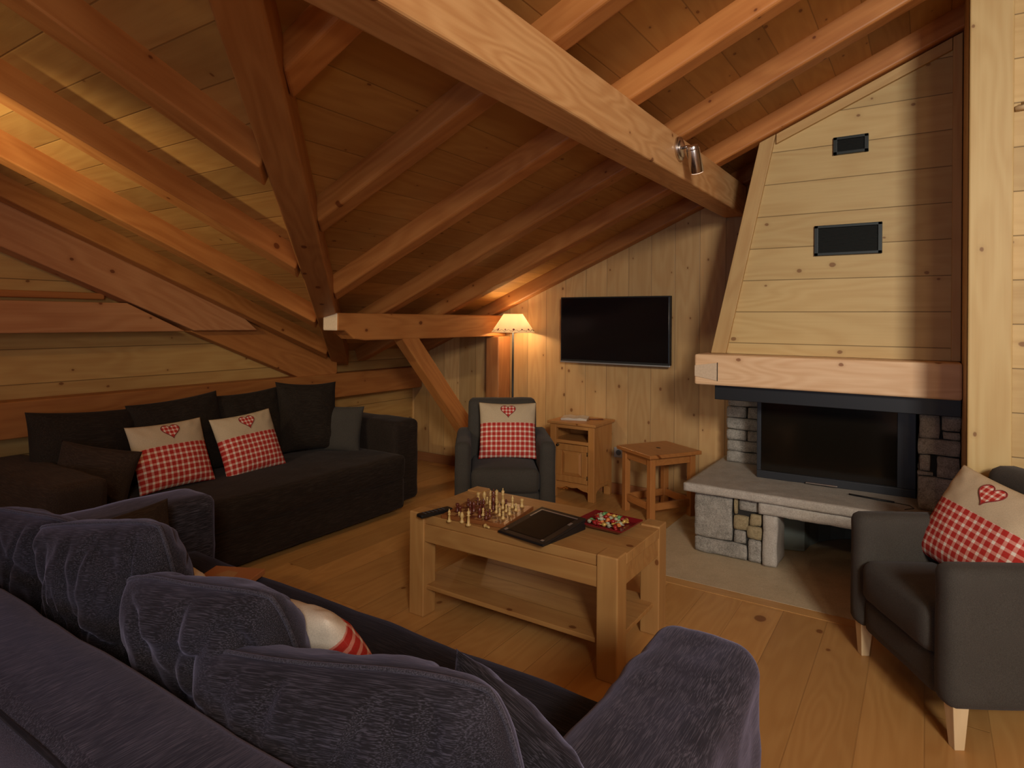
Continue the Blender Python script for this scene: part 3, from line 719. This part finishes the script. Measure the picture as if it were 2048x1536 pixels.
# ------------------------------------------------------------------ sofas
def Yup(v): return v
s1 = empty('sofa', (-3.65, 2.43, 0), 0, 'dark brown-black sofa standing along the left wall under the timber plate', 'sofa')
def s1p(name, x0, x1, y0, y1, z0, z1, r, mat, **kw):
    return soft(name, x0+3.65, x1+3.65, y0-2.43, y1-2.43, z0, z1, r, mat, s1, **kw)
s1p('base', -4.13, -3.15, 1.38, 3.37, .03, .26, .02, M['sofa_back'], amp=.004)
s1p('seat_cushion', -4.02, -3.13, 1.405, 3.37, .24, .415, .035, M['sofa_back'], amp=.008, puff=.012, freq=3)
s1p('backrest', -4.16, -3.99, 1.18, 3.64, .03, .62, .04, M['sofa_back'])
s1p('armrest', -4.15, -3.25, 3.38, 3.64, .03, .635, .045, M['sofa_back'], amp=.005)
s1p('armrest', -4.15, -3.19, 1.18, 1.415, .03, .645, .028, M['brown_cushion'], amp=.004)
for y in (1.3, 3.5):
    for x in (-4.05, -3.4): box('foot', x+3.65-.03, x+3.65+.03, y-2.43-.03, y-2.43+.03, 0, .035, M['blk'], s1)
def cush(name, label, cat, c, u, v, w, h, t, mat, group=None, **kw):
    o = cushion(name, w, h, t, mat, None, **kw); orient(o, c, u, v); return tag(o, label, cat, group)
G1 = 'large back cushions of the wall sofa'
cush('back_cushion', 'large brown-black back cushion behind the small brown cushion on the wall sofa', 'cushion', (-3.88, 1.60, .655), (0, 1, -.07), (-.28, .05, .95), .56, .46, .19, M['sofa_cushion'], seed=1, wr=.008, group=G1)
cush('back_cushion', 'large black back cushion behind the nearer checked pillow on the wall sofa', 'cushion', (-3.86, 2.12, .655), (0, 1, .07), (-.27, -.06, .95), .57, .50, .17, M['sofa_cushion'], seed=2, wr=.008, group=G1)
cush('back_cushion', 'black back cushion between the checked pillow and the corner cushion on the wall sofa', 'cushion', (-3.90, 2.63, .645), (0, 1, .04), (-.25, 0, .95), .52, .50, .15, M['sofa_cushion'], seed=3, wr=.008, group=G1)
cush('back_cushion', 'black back cushion with peaked corner at the far end of the wall sofa', 'cushion', (-3.80, 3.03, .675), (.30, .95, -.05), (-.25, .12, .96), .46, .52, .15, M['sofa_cushion'], seed=4, wr=.008, pinch=.09, group=G1)
cush('cushion', 'small dark grey scatter cushion leaning on the far armrest of the wall sofa', 'cushion', (-3.70, 3.20, .57), (.80, .55, -.03), (-.12, .25, .95), .40, .35, .12, M['chair'], seed=5, nu=24)
cush('cushion', 'small brown scatter cushion leaning at the near armrest of the wall sofa', 'cushion', (-3.64, 1.535, .55), (.62, .78, -.22), (-.20, -.05, .95), .38, .34, .12, M['brown_cushion'], seed=6, nu=24)
cush('checked_pillow', 'nearer red checked heart pillow on the wall sofa, beside the brown cushion', 'pillow', (-3.66, 1.955, .60), (0, 1, .01), (-.42, -.09, .9), .44, .40, .13, M['check'], seed=11, heart=True, group='checked heart pillows on the wall sofa')
cush('checked_pillow', 'farther red checked heart pillow in the middle of the wall sofa', 'pillow', (-3.655, 2.45, .59), (0, 1, .06), (-.42, -.03, .9), .43, .40, .13, M['check'], seed=12, heart=True, group='checked heart pillows on the wall sofa')

s2 = empty('sofa', (-1.6, 1.0, 0), 0, 'large blue-grey chenille sofa in the foreground seen from behind', 'sofa')
def s2p(name, x0, x1, y0, y1, z0, z1, r, mat, **kw):
    return soft(name, x0+1.6, x1+1.6, y0-1.0, y1-1.0, z0, z1, r, mat, s2, **kw)
s2p('base', -2.6, -.58, .62, 1.46, .03, .27, .02, M['chenille_plain'])
s2p('seat_cushion', -2.60, -.60, .66, 1.50, .25, .415, .04, M['chenille_plain'], puff=.02, amp=.01, freq=3)
s2p('backrest', -2.86, -.34, .44, .665, .03, .685, .05, M['chenille'], amp=.006)
s2p('armrest', -2.86, -2.60, .58, 1.60, .03, .625, .05, M['chenille'], amp=.006)
s2p('armrest', -.605, -.33, .58, 1.66, .03, .605, .07, M['chenille'], amp=.013, freq=5, step=.02)
bm = bmesh.new(); tube(bm, [(-1.22+2.4*i/30, .45-1.0, .662+.002*math.sin(i)) for i in range(31)], .0055, 8); mesh('back_piping', bm, M['chenille_plain'], s2, True)
for y in (.6, 1.4):
    for x in (-2.7, -.5): box('foot', x+1.6-.03, x+1.6+.03, y-1.0-.03, y-1.0+.03, 0, .035, M['blk'], s2)
G2 = 'large chenille back cushions of the foreground sofa'
cush('back_cushion', 'blue-grey back cushion at the left picture edge, farthest along the foreground sofa', 'cushion', (-2.30, .84, .585), (-1, -.10, -.10), (0, -.25, .95), .60, .46, .22, M['chenille_x'], seed=21, wr=.014, nu=60, piping=True, corner=.10, folds=.012, group=G2)
cush('back_cushion', 'blue-grey back cushion with gathered pleats, second from the left on the foreground sofa', 'cushion', (-1.80, .83, .64), (-1, -.08, -.15), (-.03, -.22, .95), .58, .47, .24, M['chenille_x'], seed=22, wr=.018, nu=70, piping=True, corner=.10, folds=.016, pleats=.010, group=G2)
cush('back_cushion', 'blue-grey back cushion with a folded crease, middle of the foreground sofa', 'cushion', (-1.33, .82, .625), (-1, -.14, -.13), (0, -.25, .95), .54, .42, .24, M['chenille_x'], seed=23, wr=.018, nu=70, piping=True, corner=.12, folds=.018, group=G2)
cush('back_cushion', 'big dark chenille back cushion nearest the camera with pale piping', 'cushion', (-.89, .805, .592), (-1, -.13, -.15), (0, -.22, .95), .77, .40, .25, M['chenille_x'], seed=24, wr=.014, nu=80, piping=True, corner=.10, folds=.019, group=G2)
cush('cushion', 'small dark cushion squeezed between the nearest back cushion and the near armrest', 'cushion', (-.66, 1.02, .53), (-.95, .15, .25), (.25, -.30, .90), .36, .32, .13, M['chenille_x'], seed=25, nu=26, wr=.01)
cush('cushion', 'small brown cushion leaning on the far armrest of the foreground sofa', 'cushion', (-2.44, 1.10, .51), (-.1, -1, -.1), (-.14, -.1, .95), .42, .34, .12, M['brown_cushion'], seed=26, nu=26, wr=.01)
cush('checked_pillow', 'red and white checked pillow lying behind the nearest back cushion of the foreground sofa', 'pillow', (-1.27, 1.03, .555), (-1, .05, -.16), (.05, -.50, .83), .44, .38, .15, M['check_pale'], seed=27, corner=.08)
cush('checked_pillow', 'pale checked pillow just peeping over the pleated back cushion of the foreground sofa', 'pillow', (-1.86, 1.03, .535), (-1, .05, .0), (0, -.42, .88), .42, .36, .13, M['check_pale'], seed=28, corner=.08)
bk = empty('book', (-2.14, 1.36, .43), .45, 'reddish-brown leather book lying on the foreground sofa seat', 'book')
box('cover', -.10, .10, -.07, .07, 0, .022, M['bookred'], bk, .003)
box('page_block', -.095, .099, -.065, .065, .003, .019, M['paper'], bk, .001)
bm = bmesh.new(); prism(bm, [(-.05, -.02, .022), (.03, -.03, .022), (.02, .02, .022), (-.03, .03, .022)], (0, 0, .0008)); mesh('cover_patch', bm, M['booktan'], bk)

# ------------------------------------------------------------------ armchairs
def armchair(loc, rz, label):
    """front centre of the chair at loc, local -Y is the front"""
    t = empty('armchair', loc, rz, label, 'armchair', 'charcoal armchairs')
    m = M['chair']
    # arms taper slightly, rounded front top
    for s in (-1, 1):
        o = soft('armrest', s*.33-(.105 if s > 0 else 0), s*.33+(.105 if s < 0 else 0), 0, .64, .135, .60, .038, m, t, amp=.003)
    soft('front_rail', -.226, .226, .015, .60, .135, .27, .018, m, t, amp=.002)
    soft('seat_cushion', -.224, .224, -.005, .50, .262, .425, .04, m, t, amp=.004, puff=.018)
    b = softbm(.50, .13, .60, .045, amp=.003)
    bmesh.ops.translate(b, verts=b.verts, vec=(0, .5, .52))
    for v in b.verts: v.co.y += (v.co.z-.3)*.16
    mesh('backrest', b, m, t, True)
    for sx in (-1, 1):
        for y in (.05, .55):
            lb = bmesh.new(); x = sx*.285
            top = [(x-.026, y-.026), (x+.026, y-.026), (x+.026, y+.026), (x-.026, y+.026)]
            bot = [(x-.016+.004*sx, y-.016), (x+.016+.004*sx, y-.016), (x+.016+.004*sx, y+.016), (x-.016+.004*sx, y+.016)]
            A = [lb.verts.new((*p, .15)) for p in top]; B = [lb.verts.new((*p, 0)) for p in bot]
            lb.faces.new(A); lb.faces.new(B[::-1])
            for i in range(4): lb.faces.new((B[i], B[(i+1) % 4], A[(i+1) % 4], A[i]))
            mesh('leg', lb, M['legs'], t, bevel=.002)['label'] = 'pale wooden leg'
    return t
# right: faces (-.85,-.526); local -Y = front
armchair((-.105, 2.755, 0), math.atan2(-.526, -.85)+PI/2, 'charcoal armchair on pale legs at the right edge of the picture')
armchair((-2.27, 3.37, 0), math.atan2(-.80, .60)+PI/2, 'charcoal armchair behind the coffee table beside the pine cabinet')
cush('checked_pillow', 'red checked heart pillow propped in the armchair behind the coffee table', 'pillow', (-2.45, 3.66, .62), (.80, .60, -.01), (-.20, .30, .93), .41, .40, .12, M['check'], seed=13, heart=True)
cush('checked_pillow', 'red checked heart pillow tilted in the armchair at the right edge of the picture', 'pillow', (.185, 3.00, .60), (.60, -.78, -.12), (.30, .36, .86), .47, .41, .14, M['check'], seed=14, heart=True)

# ------------------------------------------------------------------ coffee table
ct = empty('coffee_table', (-1.515, 2.495, 0), 0, 'solid oak coffee table with thick square legs and a low shelf', 'coffee table')
w, d = .535, .27
bm = bmesh.new()
lg = .09
pts = [(-w+lg, -d), (w-lg, -d), (w-lg, -d+lg), (w, -d+lg), (w, d-lg), (w-lg, d-lg), (w-lg, d), (-w+lg, d), (-w+lg, d-lg), (-w, d-lg), (-w, -d+lg), (-w+lg, -d+lg)]
prism(bm, [(x, y+.012*(1 if y < 0 else -1)*(abs(y) == d), .437) for x, y in pts], (0, 0, .043)); mesh('tabletop', bm, M['table'], ct, bevel=.003)
for sx in (-1, 1):
    for sy in (-1, 1):
        x0, x1 = (w-lg, w) if sx > 0 else (-w, -w+lg); y0, y1 = (d-lg, d) if sy > 0 else (-d, -d+lg)
        box('leg', x0, x1, y0, y1, 0, .487, M['table_leg'], ct, .006, 3)
for sy in (-1, 1): box('apron', -w+lg-.004, w-lg+.004, sy*(d-.018)-.012, sy*(d-.018)+.012, .355, .4365, M['table'], ct)
for sx in (-1, 1): box('end_apron', sx*(w-.018)-.012, sx*(w-.018)+.012, -d+lg-.004, d-lg+.004, .355, .4365, M['table'], ct)
box('shelf', -w+.028, w-.028, -d+.025, d-.025, .125, .145, M['table'], ct, .003)

TZ = .4805
# remote control
rc = empty('remote_control', (-1.925, 2.265, TZ), math.radians(76), 'black remote control on the left end of the coffee table', 'remote control')
box('body', -.09, .09, -.022, .022, 0, .018, M['blk'], rc, .006, 3)
for i in range(6):
    for j in range(3):
        bm = bmesh.new(); cyl(bm, (-.06+i*.021, -.011+j*.011, .0175), (-.06+i*.021, -.011+j*.011, .0195), .0036, 8); mesh('button', bm, M['button'], rc)
# tablet in its case
tb = empty('tablet_computer', (-1.385, 2.345, TZ), math.radians(-9), 'black tablet computer in a folded case on the front of the coffee table', 'tablet computer')
bm = bmesh.new(); prism(bm, [(-.122, -.13, .001), (-.122, .148, .001), (-.122, .148, .040), (-.122, .130, .036)], (.244, 0, 0)); mesh('case_wedge', bm, M['blk_leather'], tb, bevel=.002)
tbm = box('tablet_body', -.127, .127, -.15, .15, 0, .011, M['blk_leather'], tb, .004)
box('screen', -.092, .092, -.118, .112, .0112, .0120, M['screen'], tbm, 0)
for (a, b_, c, e) in ((-.100, .100, .118, .124), (-.105, -.099, .04, .12), (-.110, -.098, -.128, -.110), (.094, .108, -.128, -.116), (.098, .110, .05, .075)): box('bright_trim', a, b_, c, e, .0112, .0128, M['silver'], tbm, 0)
tbm.rotation_euler = (math.radians(7.5), 0, 0); tbm.location = (0, 0, .0215)
# tray of sweets
ty = empty('sweet_tray', (-1.175, 2.56, TZ), math.radians(-4), 'dark red lacquered square tray filled with wrapped sweets on the coffee table', 'tray')
bm = bmesh.new(); bbox(bm, -.10, .10, -.08, .08, .012, .018); mesh('dish', bm, M['tray'], ty, bevel=.002)
bm = bmesh.new()
for p, q in (((-.12, -.10), (.12, -.10)), ((.12, -.10), (.12, .10)), ((.12, .10), (-.12, .10)), ((-.12, .10), (-.12, -.10))):
    ip, iq = (p[0]*.8, p[1]*.8), (q[0]*.8, q[1]*.8)
    v = [bm.verts.new(k) for k in ((*p, .032), (*q, .032), (*iq, .018), (*ip, .018), (*p, .026), (*q, .026), (*iq, .011), (*ip, .011))]
    for f in ((0, 1, 2, 3), (7, 6, 5, 4), (0, 4, 5, 1), (3, 2, 6, 7)): bm.faces.new([v[i] for i in f])
bmesh.ops.recalc_face_normals(bm, faces=bm.faces); mesh('rim', bm, M['tray'], ty)
box('foot_ring', -.06, .06, -.05, .05, 0, .0125, M['tray'], ty)
# wrapped sweets
def sweet(mat):
    bm = bmesh.new(); bmesh.ops.create_uvsphere(bm, u_segments=12, v_segments=8, radius=.009)
    for v in bm.verts: v.co.x *= 1.25
    for s in (-1, 1):
        A = [bm.verts.new((s*.010, .003*math.cos(a), .003*math.sin(a))) for a in [2*PI*i/8 for i in range(8)]]
        B = [bm.verts.new((s*.019, (.009+.002*(i % 2))*math.cos(2*PI*i/8), .0025*math.sin(2*PI*i/8))) for i in range(8)]
        for i in range(8): bm.faces.new((A[i], A[(i+1) % 8], B[(i+1) % 8], B[i]))
        bm.faces.new(B)
    return bm
sw = {'gold': (.62, .40, .10), 'white': (.42, .42, .30), 'red': (.30, .012, .012), 'orange': (.62, .20, .05), 'green': (.10, .28, .10)}
wprot = {}
for k, c in sw.items():
    M['sw'+k] = simple('wrapper_'+k, c, .25, .35 if k == 'gold' else 0, bump=.5, bscale=300)
k = 0
cols = ['white', 'gold', 'red', 'orange', 'red', 'green', 'gold', 'red', 'white', 'orange', 'red', 'white']
R = Matrix.Rotation(math.radians(-4), 3, 'Z')
for layer, (nx, ny, z0) in enumerate(((6, 5, .028), (4, 3, .042))):
    for i in range(nx):
        for j in range(ny):
            c = cols[(k*5+i+layer) % len(cols)]; k += 1
            x = (i-(nx-1)/2)*.026+random.uniform(-.003, .003); y = (j-(ny-1)/2)*.029+random.uniform(-.003, .003)
            if c not in wprot: o = mesh('wrapped_sweet', sweet(None), M['sw'+c], None, True); wprot[c] = o
            else: o = wprot[c].copy(); COL.objects.link(o)
            p = R @ Vector((x, y, 0)); o.location = (-1.175+p.x, 2.56+p.y, TZ+z0+random.uniform(0, .003)); o.rotation_euler = (random.uniform(-.4, .4), random.uniform(-.3, .3), random.uniform(0, 6.28))
            tag(o, c+' wrapped sweet lying in the dark red tray', 'sweet', c+' wrapped sweets in the tray')
# chess board and men
ba = math.radians(8)
cbd = empty('chess_board', (-1.72, 2.41, TZ), ba, 'brown wooden chess board with its men on the coffee table', 'chess board')
box('frame', -.165, .165, -.155, .155, 0, .018, M['board'], cbd, .003)
mc, nt, b = nodes('chess_squares'); tc = N(nt, 'ShaderNodeTexCoord'); ck = N(nt, 'ShaderNodeTexChecker'); ck.inputs['Scale'].default_value = 1/.034
ck.inputs['Color1'].default_value = (.42, .22, .08, 1); ck.inputs['Color2'].default_value = (.13, .035, .015, 1)
mp = N(nt, 'ShaderNodeMapping'); mp.inputs['Location'].default_value = (0, 0, .5); nt.links.new(tc.outputs['Object'], mp.inputs[0]); nt.links.new(mp.outputs[0], ck.inputs[0])
nt.links.new(ck.outputs[0], b.inputs['Base Color']); b.inputs['Roughness'].default_value = .3
box('playing_field', -.136, .136, -.136, .136, .0175, .0188, mc, cbd, 0)
prof = {
 'pawn': [(.0095, 0), (.0095, .004), (.006, .008), (.004, .018), (.0065, .021), (.003, .022), (.0055, .026), (.006, .030), (.003, .035), (0.0003, .036)],
 'rook': [(.011, 0), (.011, .005), (.007, .009), (.006, .026), (.009, .030), (.009, .038), (.006, .038), (.006, .034)],
 'bishop': [(.011, 0), (.011, .005), (.0065, .01), (.004, .030), (.008, .034), (.004, .036), (.007, .042), (.006, .048), (.002, .054), (.0025, .057), (.0003, .059)],
 'knight': [(.011, 0), (.011, .005), (.0075, .01), (.006, .020), (.009, .026), (.0095, .034), (.006, .044), (.003, .048), (.0003, .049)],
 'queen': [(.012, 0), (.012, .006), (.007, .011), (.0045, .038), (.009, .043), (.005, .045), (.009, .058), (.0075, .060), (.003, .064), (.0003, .067)],
 'king': [(.012, 0), (.012, .006), (.007, .011), (.005, .042), (.010, .047), (.005, .049), (.0085, .062), (.004, .066), (.0015, .070), (.004, .073), (.0015, .076), (.0003, .079)]}
cp = {}
def man(kind, colr, x, y, board=True, lab=None):
    key = (kind, colr)
    if key not in cp:
        bm = bmesh.new(); lathe(bm, prof[kind], 14); o = mesh('chess_'+kind, bm, M['boxwood'] if colr == 'pale' else M['rosewood'], None, True); cp[key] = o
    else: o = cp[key].copy(); COL.objects.link(o)
    if board:
        p = Matrix.Rotation(ba, 3, 'Z') @ Vector((x*.034, y*.034, 0)); o.location = (-1.72+p.x, 2.41+p.y, TZ+.0192)
    else: o.location = (x, y, TZ+.0005)
    place = 'among the men on the chess board' if board else 'standing off the board at the front left of the table'
    o.rotation_euler = (0, 0, random.uniform(0, 6))
    tag(o, lab or f'{colr} wooden chess {kind} {place}', 'chess piece', f'{colr} chess {kind}s ' + ('on the board' if board else 'beside the board'))
pale = [('rook', -3.5, 3.5), ('knight', -2.5, 3.5), ('bishop', -1.5, 3.5), ('queen', -.5, 3.5), ('king', .5, 3.5), ('bishop', 2.5, 2.5), ('rook', 3.5, 3.5), ('knight', 1.5, 1.5),
        ('pawn', -.5, 1.5), ('pawn', .5, 1.5), ('pawn', 2.5, .5), ('pawn', 3.5, 1.5), ('pawn', 1.5, -.5), ('pawn', 3.5, -.5), ('pawn', -1.5, 2.5), ('pawn', 2.5, -1.5), ('pawn', 3.5, -2.5), ('bishop', .5, -.5), ('pawn', .5, -2.5)]
dark = [('pawn', -3.5, .5), ('pawn', -2.5, 1.5), ('pawn', -2.5, -.5), ('rook', -3.5, -2.5), ('knight', -1.5, -1.5), ('bishop', -.5, -.5), ('queen', .5, .5), ('pawn', -1.5, .5), ('pawn', -.5, -1.5), ('rook', -2.5, -3.5),
        ('king', -.5, 2.5), ('pawn', 1.5, 2.5), ('pawn', 1.5, -2.5), ('bishop', -1.5, -2.5), ('pawn', 1.5, -3.5), ('knight', .5, -3.5)]
for k_, x, y in pale: man(k_, 'pale', x, y)
for k_, x, y in dark: man(k_, 'dark', x, y)
off = [('bishop', -1.80, 2.262-.04, 'pale wooden chess bishop off the board, leftmost beside the remote control'), ('pawn', -1.785, 2.275, 'pale wooden chess pawn off the board, second from left and set back'),
       ('knight', -1.745, 2.245, 'pale wooden chess knight off the board, in the middle of the front row'), ('king', -1.695, 2.228, 'pale wooden chess king off the board, rightmost of those standing at the table front')]
for k_, x, y, lb in off: man(k_, 'pale', x, y-.005, False, lb)
bm = bmesh.new(); lathe(bm, prof['pawn'], 14); o = mesh('chess_pawn', bm, M['boxwood'], None, True); o.location = (-1.62, 2.245, TZ+.0092); o.rotation_euler = (PI/2, 0, 1.2)
tag(o, 'pale wooden chess pawn fallen on its side in front of the board', 'chess piece')

# ------------------------------------------------------------------ pine cabinet
cb = empty('bedside_cabinet', (-2.305, 4.34, 0), 0, 'small honey pine cabinet with open niche and panelled door beside the far armchair', 'cabinet')
CW, CD = .195, .33
box('top', -CW-.018, CW+.018, -.018, CD+.01, .578, .60, M['cab_x'], cb, .005, 3)
for s in (-1, 1): box('side_panel', CW-.016 if s > 0 else -CW+.004, CW-.004 if s > 0 else -CW+.016, .02, CD, .09, .578, M['cab'], cb)
box('back_panel', -CW+.012, CW-.012, CD-.012, CD, .09, .578, M['cab'], cb)
box('niche_floor', -CW+.012, CW-.012, .02, CD-.012, .445, .455, M['cab_x'], cb)
box('bottom_panel', -CW+.012, CW-.012, .02, CD-.012, .11, .12, M['cab_x'], cb)
for s in (-1, 1):
    for yy in (0, CD-.045):
        box('leg', s*CW-(.055 if s > 0 else 0), s*CW+(.055 if s < 0 else 0), yy, yy+.04, 0, .578 if yy == 0 else .1, M['cab'], cb, .004)
box('top_rail', -CW+.055, CW-.055, .002, .02, .548, .578, M['cab_x'], cb); box('middle_rail', -CW+.055, CW-.055, .002, .02, .430, .456, M['cab_x'], cb)
bm = bmesh.new()
ap = [(-CW+.05, .128), (-CW+.05, .062)]+[(-CW+.05+(2*CW-.1)*i/24, .070+.028*(math.sin(PI*i/24)**.7)-.010*abs(math.sin(3*PI*i/24))) for i in range(1, 24)]+[(CW-.05, .062), (CW-.05, .128)]
prism(bm, [(x, .003, z) for x, z in ap], (0, .015, 0)); mesh('scalloped_apron', bm, M['cab_x'], cb)
for s in (-1, 1):
    bm = bmesh.new(); sd = [(.04, .12), (.04, .06)]+[(.04+(CD-.08)*i/14, .075+.025*math.sin(PI*i/14)) for i in range(1, 14)]+[(CD-.045, .06), (CD-.045, .12)]
    prism(bm, [(s*(CW-.006)-.006, y, z) for y, z in sd], (.012, 0, 0)); mesh('side_apron', bm, M['cab'], cb)
dr = bmesh.new()
x0, x1, z0, z1 = -CW+.058, CW-.058, .132, .426
for (a, b_, c, e) in ((x0, x1, z0, z0+.05), (x0, x1, z1-.05, z1), (x0, x0+.05, z0+.05, z1-.05), (x1-.05, x1, z0+.05, z1-.05)): bbox(dr, a, b_, -.004, .016, c, e)
dr_o = mesh('door', dr, M['cab'], cb, bevel=.003)
bm = bmesh.new()
A = [(x0+.05, z0+.05), (x1-.05, z0+.05), (x1-.05, z1-.05), (x0+.05, z1-.05)]; k = .025
I = [(x0+.05+k, z0+.05+k), (x1-.05-k, z0+.05+k), (x1-.05-k, z1-.05-k), (x0+.05+k, z1-.05-k)]
va = [bm.verts.new((x, .010, z)) for x, z in A]; vi = [bm.verts.new((x, -.002, z)) for x, z in I]; vb = [bm.verts.new((x, .014, z)) for x, z in A]
for i in range(4): bm.faces.new((va[i], va[(i+1) % 4], vi[(i+1) % 4], vi[i])); bm.faces.new((vb[i], vb[(i+1) % 4], va[(i+1) % 4], va[i]))
bm.faces.new(vi); bm.faces.new(vb[::-1]); bmesh.ops.recalc_face_normals(bm, faces=bm.faces); mesh('raised_panel', bm, M['cab'], dr_o)
bm = bmesh.new(); cyl(bm, (x0+.022, -.004, z1-.01), (x0+.022, -.022, z1-.01), .008, 14, .011); mesh('door_knob', bm, M['brass'], dr_o, True)
for zz in (z0+.05, z1-.06):
    bm = bmesh.new(); cyl(bm, (x1+.001, -.006, zz-.015), (x1+.001, -.006, zz+.015), .004, 10); mesh('hinge', bm, M['brass'], dr_o, True)
bo = empty('book', (-2.36, 4.50, .6005), .35, 'open paperback book lying on top of the pine cabinet', 'book')
for s in (-1, 1):
    bm = bmesh.new(); prism(bm, [(0, -.085, 0), (s*.10, -.085, 0), (s*.105, -.085, .014), (s*.05, -.085, .022), (0, -.085, .016)], (0, .17, 0)); mesh('pages', bm, M['paper'], bo)
bm = bmesh.new(); bbox(bm, -.11, .11, -.09, .09, -.0002, .002); mesh('cover', bm, M['booktan'], bo)
pn_ = empty('pen', (-2.20, 4.56, .6005), .6, 'thin dark pen lying beside the book on the pine cabinet', 'pen')
bm = bmesh.new(); cyl(bm, (-.06, 0, .005), (.055, 0, .005), .0042, 10); mesh('barrel', bm, M['rosewood'], pn_, True)
bm = bmesh.new(); cyl(bm, (.055, 0, .005), (.068, 0, .005), .004, 10, .001); mesh('tip', bm, M['chrome'], pn_, True)

# ------------------------------------------------------------------ stool
stl = empty('stool', (-1.625, 4.40, 0), math.atan2(.214, -.34)+PI, 'square reddish pine stool with low stretchers between cabinet and hearth', 'stool')
a = .205; b2 = .225
box('seat_top', -a, a, -b2, b2, .445, .472, M['stool_x'], stl, .005, 3)
i1, i2 = .150, .175
for sx in (-1, 1):
    for sy in (-1, 1): box('leg', sx*i1-.022, sx*i1+.022, sy*i2-.022, sy*i2+.022, 0, .445, M['stool'], stl, .003)
for s in (-1, 1):
    box('apron', -i1+.022, i1-.022, s*i2-.011, s*i2+.011, .385, .445, M['stool_x'], stl)
    box('apron', s*i1-.011, s*i1+.011, -i2+.022, i2-.022, .385, .445, M['stool_x'], stl)
    box('stretcher', -i1+.022, i1-.022, s*i2-.011, s*i2+.011, .075, .125, M['stool_x'], stl)
    box('stretcher', s*i1-.011, s*i1+.011, -i2+.022, i2-.022, .075, .125, M['stool_x'], stl)
bm = bmesh.new(); c = [bm.verts.new((.022*math.cos(2*PI*i/12), .014*math.sin(2*PI*i/12), .4727)) for i in range(12)]; bm.faces.new(c); mesh('carved_heart_hole', bm, M['mortar'], stl)
